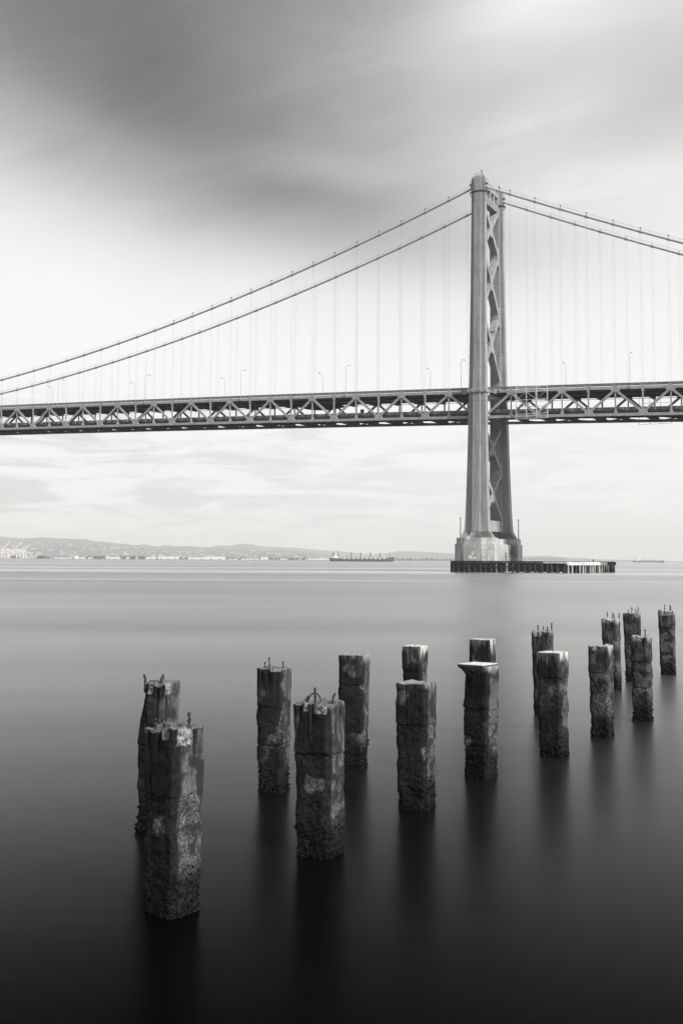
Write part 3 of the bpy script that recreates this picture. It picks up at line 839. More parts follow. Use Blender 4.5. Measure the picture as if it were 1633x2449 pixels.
# ------------------------------------------------------------------ lamp posts on the upper deck
lamp_words = ['first', 'second', 'third', 'fourth', 'fifth', 'sixth', 'seventh']
near_s = [178.0, 132.3, 86.4, 40.6, -4.8, -18.9, -63.5]
near_l = ['leftmost tall lamp post on the near deck edge, under the low end of the cables',
          'second tall lamp post from the left on the near edge of the deck',
          'third tall lamp post from the left on the near edge of the deck',
          'tall lamp post on the near deck edge, second to the left of the tower',
          'tall lamp post just left of the tower on the near deck edge',
          'pale lamp post standing in front of the far tower leg',
          'tall lamp post on the near deck edge well right of the tower']
far_s = [198.7, 152.5, 106.4, 60.7, 15.0, -36.7]
far_l = ['leftmost lamp post on the far deck edge, its arm crossing the far cable',
         'second lamp post from the left on the far edge of the deck',
         'third lamp post from the left on the far edge of the deck',
         'lamp post on the far deck edge, second to the left of the tower',
         'last lamp post before the tower on the far deck edge, arm pointing left',
         'lone lamp post on the far deck edge right of the tower']
for side, (lst, labs) in enumerate(((near_s, near_l), (far_s, far_l))):
    for s, lab in zip(lst, labs):
        yy = -0.45 if side == 0 else SEP + 0.45
        k = 1 if side == 0 else -1
        base = zb(s) + 9.6
        lo = thing('lamp_post', lab, 'lamp post', bw_(-s, yy, base), BROT, 'lamp posts on the bridge deck')
        H = 11.4
        link('pole', MB().tube([(0, 0, 0), (0, 0, H - 1.2), (0, 0, H - 0.6), (0, 0.25 * k, H - 0.2), (0, 0.7 * k, H)], [0.085, 0.06, 0.05, 0.045, 0.04], 6).mesh('pole', M['lamp']), lo)
        link('arm', MB().tube([(0, 0.7 * k, H), (0, 2.6 * k, H + 0.25)], 0.055, 5).mesh('arm', M['lamp']), lo)
        link('lamp_head', MB().loft([[(-0.2, 2.5 * k, H + 0.2), (0.2, 2.5 * k, H + 0.2), (0.2, 2.5 * k, H + 0.42), (-0.2, 2.5 * k, H + 0.42)],
                                     [(-0.26, 3.3 * k, H + 0.2), (0.26, 3.3 * k, H + 0.2), (0.2, 3.3 * k, H + 0.5), (-0.2, 3.3 * k, H + 0.5)]]).mesh('lamp_head', M['lamp']), lo)
        link('bracket', MB().box(0, 0, 0.1, 0.5, 0.5, 0.9).mesh('bracket', M['steel']), lo)

# ------------------------------------------------------------------ scaffolds and small things on the deck
def s_of(xp, yp, yy):
    r = ray(xp, yp); P0 = BP + BN * yy
    det = r.x * (-BD.y) + BD.x * r.y
    L = (P0.x * (-BD.y) + BD.x * P0.y) / det
    s = (r.x * L - P0.x) / BD.x
    return s, CAM_H + r.z * L
def scaffold(label, xs, y_top, y_bot, yy, rows, mat, depth, r_, diag=True):
    ss_ = [s_of(x, (y_top + y_bot) / 2, yy)[0] for x in xs]
    z1 = s_of((xs[0] + xs[-1]) / 2, y_top, yy)[1]; z0 = s_of((xs[0] + xs[-1]) / 2, y_bot, yy)[1]
    o, part = bthing('scaffold', label, 'scaffold', (-ss_[0], yy, z0))
    for s in ss_:
        for q in ((0, depth) if depth else (0,)):
            part('upright', MB().tube([(-s, yy - q, z0), (-s, yy - q, z1)], r_, 6), mat)
    for f in rows:
        z_ = z0 + (z1 - z0) * f
        for q in ((0, depth) if depth else (0,)):
            part('ledger', MB().tube([(-ss_[0], yy - q, z_), (-ss_[-1], yy - q, z_)], r_ * 0.8, 6), mat)
        if depth:
            for s in ss_: part('transom', MB().tube([(-s, yy, z_), (-s, yy - depth, z_)], r_ * 0.8, 5), mat)
    if diag:
        for i, (a, b) in enumerate(zip(ss_, ss_[1:])):
            for j, (f, h_) in enumerate(zip(rows, rows[1:])):
                if (i + j) % 2: f, h_ = h_, f
                if h_ - f and abs(h_ - f) > 0.12:
                    part('brace', MB().tube([(-a, yy - depth, z0 + (z1 - z0) * f), (-b, yy - depth, z0 + (z1 - z0) * h_)], r_ * 0.7, 5), mat)
    return o
scaffold('pale tube scaffold hung on the truss just right of the tower', [1234.4, 1258.8, 1283, 1309], 925, 1001, -0.9, [0.0, 0.08, 0.15, 0.38, 0.60, 0.84, 1.0], M['hatch'], 0.8, 0.075)
scaffold('thin dark inspection frame hanging behind the deck at the right edge', [1527.4, 1552.6, 1578.4, 1604], 948, 1013.7, SEP + 1.6, [0.0, 0.76, 1.0], M['dark'], 0.0, 0.06, False)
s_, z_ = s_of(866, 985, SEP - 3)
cb = thing('equipment_cabinet', 'small boxy cabinet standing on the lower deck left of the tower', 'cabinet', bw_(-s_, SEP - 3, zb(s_) + 2.2), BROT)
link('body', MB().box(0, 0, 2.1, 1.1, 1.0, 4.2).mesh('body', M['shaded_steel']), cb)
link('door', MB().box(-0.1, -0.53, 2.2, 0.7, 0.06, 3.4).mesh('door', M['barrier']), cb)
# sagging work platform under the upper deck
s_, z_ = s_of(765, 972, 9)
pf, pfp = bthing('work_platform', 'dark tarped work platform slung under the upper deck left of the tower', 'platform', (-s_, 9, zb(s_) + 6.2))
mb = MB().loft([[(-s_ - 8 + 16 * f, 9 - 3, zb(s_) + 6.9 - 0.7 * math.sin(math.pi * f)), (-s_ - 8 + 16 * f, 9 + 5, zb(s_) + 6.9 - 0.7 * math.sin(math.pi * f)),
                 (-s_ - 8 + 16 * f, 9 + 5, zb(s_) + 7.5), (-s_ - 8 + 16 * f, 9 - 3, zb(s_) + 7.5)] for f in [k / 10 for k in range(11)]])
pfp('tarpaulin', mb, M['dark'])
for f in (0.1, 0.5, 0.9):
    for yy in (6.2, 13.8): pfp('sling', MB().tube([(-s_ - 8 + 16 * f, yy, zb(s_) + 7.2), (-s_ - 8 + 16 * f, yy, zb(s_) + 8.6)], 0.06, 5), M['dark'])

# ------------------------------------------------------------------ ships
def ship(label, xp0, xp1, yp, L, hullmat, ncr, dark_aft):
    m_px = L / (xp1 - xp0); Y = m_px * F_PX
    a = at_depth(xp0, yp, Y); b = at_depth(xp1, yp, Y)
    o = thing('cargo_ship', label, 'ship', (a.x, Y, 0))
    W = L * 0.16
    def hull_ring(x, zlo, zhi, wf):
        w = W / 2 * wf
        return [(x, -w * 0.9, zlo), (x, -w, zlo + (zhi - zlo) * 0.4), (x, -w, zhi), (x, w, zhi), (x, w, zlo + (zhi - zlo) * 0.4), (x, w * 0.9, zlo)]
    k = L / 178.0
    secs = [(0.0, 3.2, 8.6, 0.55), (0.012, 0.5, 8.6, 0.8), (0.05, -0.6, 8.2, 0.95), (0.2, -0.6, 6.9, 1), (0.22, -0.6, 6.2, 1), (0.85, -0.6, 6.2, 1), (0.90, -0.6, 6.6, 0.9),
            (0.915, -0.6, 9.6, 0.82), (0.965, -0.6, 10.3, 0.5), (0.985, 1.0, 10.6, 0.28), (1.0, 6.0, 11.0, 0.05)]
    link('hull', MB().loft([hull_ring(f * L, a_ * k, b_ * k, w_) for f, a_, b_, w_ in secs]).mesh('hull', hullmat), o)
    link('boot_stripe', MB().box(0.47 * L, -W / 2 - 0.02, 5.2 * k, 0.74 * L, 0.3, 1.0 * k).mesh('boot_stripe', M['hull_pale']), o)
    sup = link('deckhouse', MB().box(0.095 * L, 0, 13.5 * k, 0.05 * L, W * 0.8, 13.0 * k).box(0.1 * L, 0, 8.5 * k, 0.09 * L, W * 0.85, 4.2 * k).mesh('deckhouse', M['white']), o)
    link('bridge_wing', MB().box(0.105 * L, 0, 19.0 * k, 0.025 * L, W * 1.0, 2.2 * k).mesh('bridge_wing', M['white']), sup)
    for q in range(4):
        link('window_band', MB().box(0.1207 * L, 0, (9.5 + 2.7 * q) * k, 0.0012 * L, W * 0.7, 0.9 * k).mesh('window_band', M['dark']), sup)
    fu = link('funnel', MB().box(0.062 * L, 0, 16.5 * k, 0.022 * L, W * 0.3, 8 * k).mesh('funnel', M['darkgear'] if dark_aft else M['white']), o)
    link('casing', MB().box(0.129 * L, 0, 12.5 * k, 0.018 * L, W * 0.6, 12.6 * k).mesh('casing', M['darkgear'] if dark_aft else M['hatch']), o)
    link('mast', MB().tube([(0.125 * L, 0, 18 * k), (0.125 * L, 0, 27 * k)], 0.55 * k, 6).mesh('mast', M['darkgear']), o)
    n_ = 10
    for q in range(n_):
        xx = (0.235 + 0.068 * q) * L
        link('hatch_cover', MB().loft([[(xx - 0.024 * L, -W * .36, 6.2 * k), (xx + 0.024 * L, -W * .36, 6.2 * k), (xx + 0.024 * L, W * .36, 6.2 * k), (xx - 0.024 * L, W * .36, 6.2 * k)],
                                       [(xx - 0.018 * L, -W * .36, 9.2 * k), (xx + 0.018 * L, -W * .36, 9.2 * k), (xx + 0.018 * L, W * .36, 9.2 * k), (xx - 0.018 * L, W * .36, 9.2 * k)]]).mesh('hatch_cover', M['hatch'] if dark_aft else M['hull_pale']), o)
        link('hatch_gap_shade', MB().loft([[(xx + 0.020 * L, -W * .42, 6.2 * k), (xx + 0.05 * L, -W * .42, 6.2 * k), (xx + 0.05 * L, -W * .3, 6.2 * k), (xx + 0.020 * L, -W * .3, 6.2 * k)],
                                         [(xx + 0.030 * L, -W * .42, 9.6 * k), (xx + 0.040 * L, -W * .42, 9.6 * k), (xx + 0.040 * L, -W * .3, 9.6 * k), (xx + 0.030 * L, -W * .3, 9.6 * k)]]).mesh('hatch_gap_shade', M['darkgear']), o)  # dark wedge coloured as the shade in the gap between covers
    for q in range(ncr):
        xx = (0.335 + 0.148 * q) * L
        cr = link('deck_crane', MB().tube([(xx, 0, 6 * k), (xx, 0, 21 * k)], [1.3 * k, 1.0 * k], 8).box(xx, 0, 18.5 * k, 3.2 * k, 3 * k, 3 * k).mesh('deck_crane', M['darkgear']), o)
        link('jib', MB().beam((xx, -1.5 * k, 18 * k), (xx + 12 * k, -1.5 * k, 12.2 * k), 0.8 * k, 0.8 * k).mesh('jib', M['hatch']), cr)
    o.scale = (1, 1, 1.2)
    link('foremast', MB().tube([(0.935 * L, 0, 9.8 * k), (0.935 * L, 0, 18 * k)], 0.6 * k, 6).mesh('foremast', M['darkgear']), o)
    return o
ship('dark bulk carrier with white deckhouse anchored before the far shore', 788, 942, 1341, 178, M['hull'], 4, True)
ship('pale faint cargo ship on the hazy horizon right of the dock', 1513, 1587, 1343, 190, M['hull'], 3, False)

# ------------------------------------------------------------------ port cranes, sheds, trees and houses on the far shore
def crane(xp, Y, label, boom_up, sc=1.0):
    q = at_depth(xp, 1335, Y)
    o = thing('gantry_crane', label, 'crane', (q.x, Y, 2.2), 0.0, 'white cranes of the container port')
    w, d, h = 26 * sc, 18 * sc, 46 * sc
    for sx in (-0.5, 0.5):
        for sy in (-0.5, 0.5):
            link('leg', MB().beam((sx * w, sy * d, 0), (sx * w, sy * d, h), 3.0, 3.0, (1, 0, 0)).mesh('leg', M['white']), o)
    for sy in (-0.5, 0.5):
        link('cross_beam', MB().beam((-w / 2, sy * d, h * 0.36), (w / 2, sy * d, h * 0.36), 2.4, 2.6).mesh('cross_beam', M['white']), o)
        link('brace', MB().beam((-w / 2, sy * d, h * 0.36), (w / 2, sy * d, h * 0.95), 1.6, 1.6).mesh('brace', M['white']), o)
    link('main_girder', MB().box(-12 * sc, 0, h + 1.5, w + 42 * sc, 5, 4.4).mesh('main_girder', M['white']), o)
    link('apex_frame', MB().beam((w / 2, 0, h), (w / 2 - 3, 0, h + 26 * sc), 2.6, 2.6, (1, 0, 0)).beam((-w / 2, 0, h), (w / 2 - 3, 0, h + 26 * sc), 1.4, 1.4).mesh('apex_frame', M['white']), o)
    a = rad(47) if boom_up else 0.0
    Lb = 62 * sc
    tipx, tipz = w / 2 + Lb * math.cos(a), h + 1.5 + Lb * math.sin(a)
    link('boom', MB().beam((w / 2, 0, h + 1.5), (tipx, 0, tipz), 4.6, 4.6).mesh('boom', M['white']), o)
    link('stay', MB().beam((w / 2 - 3, 0, h + 25 * sc), (w / 2 + Lb * 0.6 * math.cos(a), 0, h + 3 + Lb * 0.6 * math.sin(a)), 0.9, 0.9).mesh('stay', M['white']), o)
    link('machine_house', MB().box(-w * 0.75, 0, h + 7, 16 * sc, 8, 7).mesh('machine_house', M['white']), o)
    return o
crane(0, 6100, 'raised-boom white port crane cut by the left frame edge', True)
crane(28, 6250, 'second raised-boom white port crane from the left', True)
crane(52, 6150, 'rightmost raised-boom white port crane with the thin mast beside it', True, 0.86)
crane(36, 6650, 'white port crane with lowered boom behind the raised ones', False, 0.9)
crane(16, 6800, 'white port crane with lowered boom nearest the left edge', False, 0.8)
crane(60, 6900, 'white port crane with lowered boom at the right end of the port', False, 0.72)

def shed(x0, x1, y0, label, h_m, tone='white', Y=6080, roofh=2.0):
    a, b = at_depth(x0, 1336, Y), at_depth(x1, 1336, Y)
    L = b.x - a.x
    o = thing('warehouse', label, 'building', ((a.x + b.x) / 2, Y, 2.1), 0.0, 'pale buildings along the far shore')
    link('wall', MB().box(0, 0, h_m / 2, L, 50, h_m).mesh('wall', M[tone]), o)
    link('roof', MB().loft([[(-L / 2 - 1, -26, h_m), (L / 2 + 1, -26, h_m), (L / 2 + 1, 26, h_m), (-L / 2 - 1, 26, h_m)],
                            [(-L / 2 - 1, -0.5, h_m + roofh), (L / 2 + 1, -0.5, h_m + roofh), (L / 2 + 1, 0.5, h_m + roofh), (-L / 2 - 1, 0.5, h_m + roofh)]]).mesh('roof', M['white'] if h_m > 9 else M['roof']), o)
    n_ = max(1, int(L / 34))
    for k in range(n_):
        link('loading_door', MB().box(-L / 2 + (k + 0.5) * L / n_, -25.1, h_m * 0.3, min(10, L / n_ * 0.5), 0.5, h_m * 0.55).mesh('loading_door', M['roof']), o)
    return o
shed(137, 171, 1335, 'low pale shed just right of the port trees', 6)
shed(194, 203, 1335, 'short pale shed right of the white dome', 8)
shed(214, 226, 1335, 'small white shed between two dark tree clumps left of the long sheds', 9)
shed(234, 247, 1335, 'small low grey-roofed shed left of the long white one', 7)
shed(253, 287, 1335, 'first long white shed with a step at its right end', 10)
shed(295, 328, 1335, 'second long white shed with dark doors', 10.5)
shed(348, 375, 1335, 'broad white shed beside the dark block', 11.5)
shed(375.5, 379.5, 1335, 'narrow dark block between two white sheds', 13.5, 'dark')
shed(380, 428, 1335, 'tallest long white shed in the middle of the shore', 15)
shed(451, 494, 1336, 'long white shed with two grey doors left of the largest one', 10.5)
shed(494.5, 538, 1336, 'largest white shed with raised roof line', 15.5)
shed(550, 568, 1337, 'low flat white shed right of the largest one', 5)
shed(578, 618, 1337, 'low long grey shed among trees', 6.5)
shed(624, 641, 1337, 'tall square white block standing alone on the shore', 13.5)
shed(672, 686, 1338, 'small pale shed among the trees right of the square block', 7)
shed(738, 786, 1339, 'white stepped sheds close to the stern of the dark ship', 7.5, Y=6150, roofh=5)
# the white dome
q = at_depth(183, 1336, 6080)
dm = thing('storage_dome', 'small white storage dome on the far shore right of the port', 'dome', (q.x, 6080, 2.1))
rings = []
for k in range(9):
    a = math.pi / 2 * k / 8.4
    rings.append([(14 * math.cos(a) * math.cos(6.28318 * j / 20), 14 * math.cos(a) * math.sin(6.28318 * j / 20), 4 + 12 * math.sin(a)) for j in range(20)])
link('shell', MB().loft(rings).mesh('shell', M['white'], smooth=True), dm)
link('base_wall', MB().tube([(0, 0, 0), (0, 0, 4)], 14.2, 20).mesh('base_wall', M['ware']), dm)

# shore trees: trunk and a crown of many leaf clumps
def tree_meshes(seed, w, h):
    r = random.Random(seed); mb = MB()
    for k in range(150):
        while True:
            p_ = Vector((r.uniform(-1, 1), r.uniform(-1, 1), r.uniform(-1, 1)))
            if 0.25 < p_.length < 1: break
        c = Vector((p_.x * w / 2, p_.y * w / 2, h * 0.58 + p_.z * h * 0.42))
        s_ = r.uniform(0.07, 0.15) * w
        ax_ = Vector((r.uniform(-1, 1), r.uniform(-1, 1), r.uniform(-1, 1))).normalized(); bx = ax_.orthogonal().normalized(); cx_ = ax_.cross(bx)
        vs = [c + ax_ * s_, c - ax_ * s_, c + bx * s_, c - bx * s_, c + cx_ * s_ * .7, c - cx_ * s_ * .7]
        mb._add(vs, [(0, 2, 4), (2, 1, 4), (1, 3, 4), (3, 0, 4), (2, 0, 5), (1, 2, 5), (3, 1, 5), (0, 3, 5)])
    tr = MB().tube([(0, 0, 0), (0.2, 0, h * 0.35), (0, 0.3, h * 0.7)], [0.05 * w, 0.04 * w, 0.02 * w], 6)
    for k in range(4):
        a = 1.57 * k
        tr.tube([(0, 0, h * (0.25 + 0.06 * k)), (math.cos(a) * w * 0.3, math.sin(a) * w * 0.3, h * 0.6)], [0.02 * w, 0.01 * w], 5)
    return mb.mesh('crown', M['leaf']), tr.mesh('trunk', M['bark'])
kinds = [tree_meshes(1, 18, 15), tree_meshes(2, 14, 18), tree_meshes(3, 24, 15), tree_meshes(4, 11, 22)]
rnd = random.Random(21)
def shore_tree(xp, kind, Y, sc, label):
    q = at_depth(xp, 1336, Y)
    o = thing('shore_tree', label, 'tree', (q.x, Y, 2.1), rnd.uniform(0, 6.28), 'trees along the far shore')
    for nm, me in zip(('crown', 'trunk'), kinds[kind]): link(nm, me, o)
    o.scale = (sc, sc, sc)
def where(xp):
    for lim, txt in ((40, 'dark tree in front of the leftmost white port cranes'), (60, 'small dark bush by the feet of the rightmost raised port crane'),
                     (110, 'dark tree of the broad clump just right of the port cranes'), (125, 'small dark bush right of the broad clump by the port'),
                     (218, 'dark tree between the white dome and the small white shed'), (252, 'dark tree among the low sheds left of the first long white one'),
                     (295, 'dark tree in the gap between the first and second long white sheds'), (326, 'dark tree rising behind the second long white shed'),
                     (347, 'dark tree in the gap left of the broad white shed'), (380, 'dark tree behind the narrow dark block on the shore'),
                     (450, 'dark tree right of the tallest long white shed'), (578, 'slim tree just right of the largest white shed'),
                     (622, 'slim tree behind the low long grey shed'), (645, 'slim tree beside the tall square white block'),
                     (690, 'slim tree around the small pale shed right of the square block'), (740, 'slim tree left of the stepped sheds by the dark ship'),
                     (1010, 'small hazy tree on the shore just beyond the bow of the dark ship')):
        if xp < lim: return txt
    return 'small hazy tree on the low shore close to the bridge pier'
for xp, sc in ((33, 1.1), (36, 0.8), (45, 0.6), (91, 0.8), (95, 1.0), (99, 1.15), (104, 1.1), (108, 0.7), (115, 0.8), (118, 0.55)):
    shore_tree(xp, 2 if sc > 0.8 else 0, 6020, sc, where(xp))
for xp in [206, 209, 212, 216, 228, 231, 238, 243, 246, 249, 251, 285, 289, 291, 294, 299, 304, 309, 315, 320, 331, 334, 337, 343, 346, 377, 430, 433, 447]:
    shore_tree(xp + rnd.uniform(-.7, .7), rnd.choice([0, 0, 1, 2]), rnd.choice([6050, 6120, 6150]), rnd.uniform(0.7, 1.15), where(xp))
for k in range(44):
    xp = 545 + 4.3 * k + rnd.uniform(-1.6, 1.6)
    shore_tree(xp, rnd.choice([1, 3, 3, 0]), rnd.choice([6140, 6190, 6230]), rnd.uniform(0.5, 0.95), where(xp))
for k in range(26):
    xp = 944 + 5.6 * k + rnd.uniform(-2, 2)
    shore_tree(xp, rnd.choice([1, 3, 0]), 6700 + 20 * (k % 5), rnd.uniform(0.5, 0.9), where(xp))
# houses sprinkled over the slopes: too far and too many to count
mb = MB(); rnd = random.Random(8)
dg = bpy.context.evaluated_depsgraph_get()
dg.update()
for k in range(900):
    xp = rnd.uniform(-40, 900)
    f = rnd.random() ** 1.7
    Y = 7100 + f * 4600
    if xp > 700 and f > 0.5: continue
    if mnoise.noise(Vector((xp * 0.02, Y * 0.0010, 3))) < -0.08: continue
    b = at_depth(xp, 1336, Y)
    hit, loc, nrm, idx, ob, _ = SC.ray_cast(dg, Vector((b.x, Y, 600)), Vector((0, 0, -1)))
    if not hit or ob.name.startswith('water'): continue
    w = rnd.uniform(8, 20) * (1.6 if rnd.random() < 0.12 else 1)
    mb.box(b.x, Y, loc.z + 1.0, w, rnd.uniform(8, 14), rnd.uniform(5, 10))
ho = link('hillside_houses', mb.mesh('hillside_houses', M['hatch']))
ho['kind'] = 'stuff'; ho['label'] = 'pale specks of many houses over the hazy slopes'

# ------------------------------------------------------------------ the old pier piles
def sm(x, a, b):
    t_ = min(1.0, max(0.0, (x - a) / (b - a))); return t_ * t_ * (3 - 2 * t_)

def pile(idx, xp, yp, ytop, wpx, wbase, yaw, label, collar=0.32, lime=0.0, bars=(), spall=0.5, hi=False, shade_stain=0.7, patches=(), cap=False, cham=0.10, lean=0.0, left_bite=0.0, waist=0.0):
    base = on_water(xp, yp)
    r = ray(xp, ytop); top = CAM_H + r.z * (base.y / r.y)
    dist = math.hypot(base.x, base.y)
    bearing = math.atan2(base.x, base.y)
    a = abs(yaw)
    w = wpx / F_PX * dist / (abs(math.cos(a)) + abs(math.sin(a)) - cham * 0.9) * 1.0
    o = thing('pile', label, 'pile', (base.x, base.y, 0), -bearing - yaw, 'old concrete piles standing in the water')
    hw = w / 2; c = cham * w
    corners = [(-hw + c, -hw), (hw - c, -hw), (hw, -hw + c), (hw, hw - c), (hw - c, hw), (-hw + c, hw), (-hw, hw - c), (-hw, -hw + c)]
    NU = 132 if hi else 88
    NV = 210 if hi else 130
    # sample perimeter
    seg = [(Vector(corners[k] + (0,)), Vector(corners[(k + 1) % 8] + (0,))) for k in range(8)]
    tot = sum((b_ - a_).length for a_, b_ in seg)
    per = []
    for i in range(NU):
        d = tot * i / NU
        for a_, b_ in seg:
            L = (b_ - a_).length
            if d <= L: per.append(a_.lerp(b_, d / L)); break
            d -= L
    sd = Vector((idx * 13.7, idx * 7.3, idx * 3.1))
    zc = top - collar * top                         # foot of the smoother collar
    zlow = -0.75
    zlist = [zlow + (top - zlow) * (j / NV) for j in range(NV + 1)]
    V = []; C = []; SH = []
    tilt = 0.02 * mnoise.noise(sd)
    cracks = [(mnoise.random() if False else random.Random(idx * 31 + k).uniform(-hw, hw)) for k in range(3)]
    rr = random.Random(idx * 17 + 5)
    crk = [(rr.uniform(0.05, 0.38), rr.uniform(0.3, 1.0)) for k in range(2)]
    def top_z(p_):
        n_ = mnoise.fractal(Vector((p_.x * 5, p_.y * 5, 0)) + sd, 1.0, 2.0, 4)
        n2 = mnoise.fractal(Vector((p_.x * 16, p_.y * 16, 3)) + sd, 1.0, 2.0, 3)
        amp = 0.0 if cap else (0.008 if lime > 0.6 else 0.014 + 0.030 * spall)
        return top - 0.4 * amp + amp * 1.2 * n_ + amp * 0.4 * n2 + tilt * p_.x
    for j, z0 in enumerate(zlist):
        f = j / NV
        for i, p_ in enumerate(per):
            d = p_.normalized()
            zt = top_z(p_)
            z = z0 if z0 < zc else zc + (z0 - zc) * (zt - zc) / (top - zc)
            q = Vector((p_.x, p_.y, z))
            n1 = mnoise.fractal(q * 3.0 + sd, 1.0, 2.0, 3)
            n2 = mnoise.fractal(q * 14.0 + sd, 1.0, 2.0, 4)
            n3 = mnoise.noise(q * 42.0 + sd)
            edge_n = mnoise.noise(Vector((p_.x * 9, p_.y * 9, 1.0)) + sd)
            zcl = zc + 0.03 * mnoise.noise(Vector((p_.x * 7, p_.y * 7, 2)) + sd)
            col = sm(z, zcl - 0.015, zcl + 0.015)
            # body narrows a little from the collar down, eroded edges
            taper = -0.012 + 0.012 * col - 0.04 * w * sm(zc * 0.72 - z, 0, zc * 0.7)
            low = sm(0.50 - z, 0.0, 0.35)
            disp = taper + 0.014 * n1 + (1 - 0.75 * col) * (0.008 * n2 + 0.004 * n3) + low * (0.006 * n2 + 0.006 * n3)
            if waist: disp -= waist * math.exp(-((z - zc * 1.02) / 0.05) ** 2)
            # a horizontal construction joint under the collar
            disp -= 0.018 * math.exp(-((z - zcl) / 0.010) ** 2) * max(0.0, 0.35 + 1.4 * n1)
            # second joint lower down
            zj = zc * (0.55 + 0.1 * math.sin(idx * 2.1))
            disp -= (0.016 if idx in (2, 3, 8, 15) else 0.003) * math.exp(-((z - zj - 0.03 * n1) / 0.012) ** 2)
            # corner loss
            corner = sm(abs(p_.x) + abs(p_.y), w * 0.78, w * 0.92)
            cn = mnoise.noise(Vector((p_.x * 2.5, p_.y * 2.5, z * 3.5)) + sd * 2)
            disp -= corner * max(0.0, cn + 0.02) * 0.06 * (1 - 0.5 * col)
            # vertical cracks in the collar
            for cx_, lf in crk:
                u = (p_.x if abs(p_.y) > abs(p_.x) else p_.y) - (cx_ - 0.2) * w * 1.6 + 0.02 * mnoise.noise(Vector((z * 6, cx_ * 50, idx)))
                disp -= 0.020 * math.exp(-(u / 0.006) ** 2) * sm(z, top - (top - zc) * lf * 1.2, top - (top - zc) * lf)
            # spalled pockets below the top arrises
            sp = 0.0
            if patches:
                jag = 0.5 * mnoise.noise(Vector((p_.x * 10, p_.y * 10, z * 10)) + sd) + 0.5 * mnoise.noise(Vector((p_.x * 24, p_.y * 24, z * 24)) + sd)
                for (fc, u0, u1, ph) in patches:
                    on = (-p_.y >= hw * 0.93) if fc == 'F' else (p_.x >= hw * 0.93)
                    u = (p_.x if fc == 'F' else p_.y) / hw
                    if not on: continue
                    e_ = min(u - u0, u1 - u) + 0.10 * jag
                    dh = ph - (top - z) + 0.02 * jag
                    sp = max(sp, sm(e_, 0.0, 0.10) * sm(dh, 0.0, 0.014))
                disp -= sp * (0.026 + 0.022 * n2 + 0.010 * n3)
            # grooves where a bar has burst the cover, stained by rust below
            stain = 0.0
            for (bu, bv, *_r) in bars:
                if bv < -0.15 and p_.y < -hw * 0.9: du = p_.x - bu * w
                elif bu > 0.2 and p_.x > hw * 0.9: du = p_.y - bv * w
                else: continue
                du += 0.012 * mnoise.noise(Vector((z * 5, bu * 30, idx)))
                gl_ = sm(z, top - 0.34, top - 0.10)
                disp -= 0.030 * math.exp(-(du / 0.020) ** 2) * gl_
                stain = max(stain, math.exp(-(du / 0.035) ** 2) * sm(z, zc - 0.05, top - 0.05))
            if left_bite:
                disp -= left_bite * sm(z, zc, top) * sm(-(p_.x * 0.8 + p_.y * 0.2), hw * 0.3, hw * 0.8)
            x_ = p_.x + d.x * disp + lean * z; y_ = p_.y + d.y * disp
            V.append((x_, y_, z))
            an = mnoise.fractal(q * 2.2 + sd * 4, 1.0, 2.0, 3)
            wz = sm(-p_.y / hw + 0.25 * an, 0.55, 0.95) + 0.5 * sm(-p_.x / hw, 0.8, 1.0)  # front and left faces painted darker as their shade, broken up by noise
            SH.append(max(stain, min(1.0, shade_stain * (0.12 + wz * sm(an + 0.25 + 0.35 * shade_stain, 0.0, 0.35)))))
            lm = lime * sm(z, top - 0.10 - 0.34 * lime * max(0.0, 0.4 + edge_n) , top - 0.01) if lime else 0.0
            if p_.y < -hw * 0.9 and lime: lm *= 0.15        # lime runs down the weather side, not the front
            C.append((col, sp, min(1, max(0, z / 2)), lm))
    Fc = []
    for j in range(NV):
        for i in range(NU):
            a_ = j * NU + i; b_ = j * NU + (i + 1) % NU
            Fc.append((a_, b_, b_ + NU, a_ + NU))
    # broken top: concentric rings
    prev = NV * NU
    nr = 14
    for k in range(1, nr + 1):
        s_ = 1 - k / nr
        st = len(V)
        if k < nr:
            for i, p_ in enumerate(per):
                e = V[NV * NU + i]
                q = Vector((e[0] * s_, e[1] * s_, 0))
                zt = top_z(q) + (0.012 if k > 1 else 0.004) * (1 - lime)
                V.append((q.x, q.y, zt))
                C.append((0.2, 0.45 if not cap else 0.2, min(1, zt / 2), max(lime, 0.0)))
            for i in range(NU):
                a_ = prev + i; b_ = prev + (i + 1) % NU; c_ = st + (i + 1) % NU; d_ = st + i
                Fc.append((a_, b_, c_, d_))
            prev = st
        else:
            V.append((0, 0, top_z(Vector((0, 0, 0))))); C.append((0.2, 0.45, 1, lime))
            for i in range(NU): Fc.append((prev + i, prev + (i + 1) % NU, st))
    me = bpy.data.meshes.new('concrete_shaft')
    me.from_pydata(V, [], Fc); me.materials.append(M['pile'])
    ca_ = me.color_attributes.new('wear', 'FLOAT_COLOR', 'POINT')
    ca_.data.foreach_set('color', [x for c4 in C for x in c4])
    fa = me.attributes.new('shade_stain', 'FLOAT', 'POINT')
    fa.data.foreach_set('value', SH + [0.2] * (len(V) - len(SH)))
    me.polygons.foreach_set('use_smooth', [True] * len(me.polygons)); me.update()
    link('concrete_shaft', me, o)
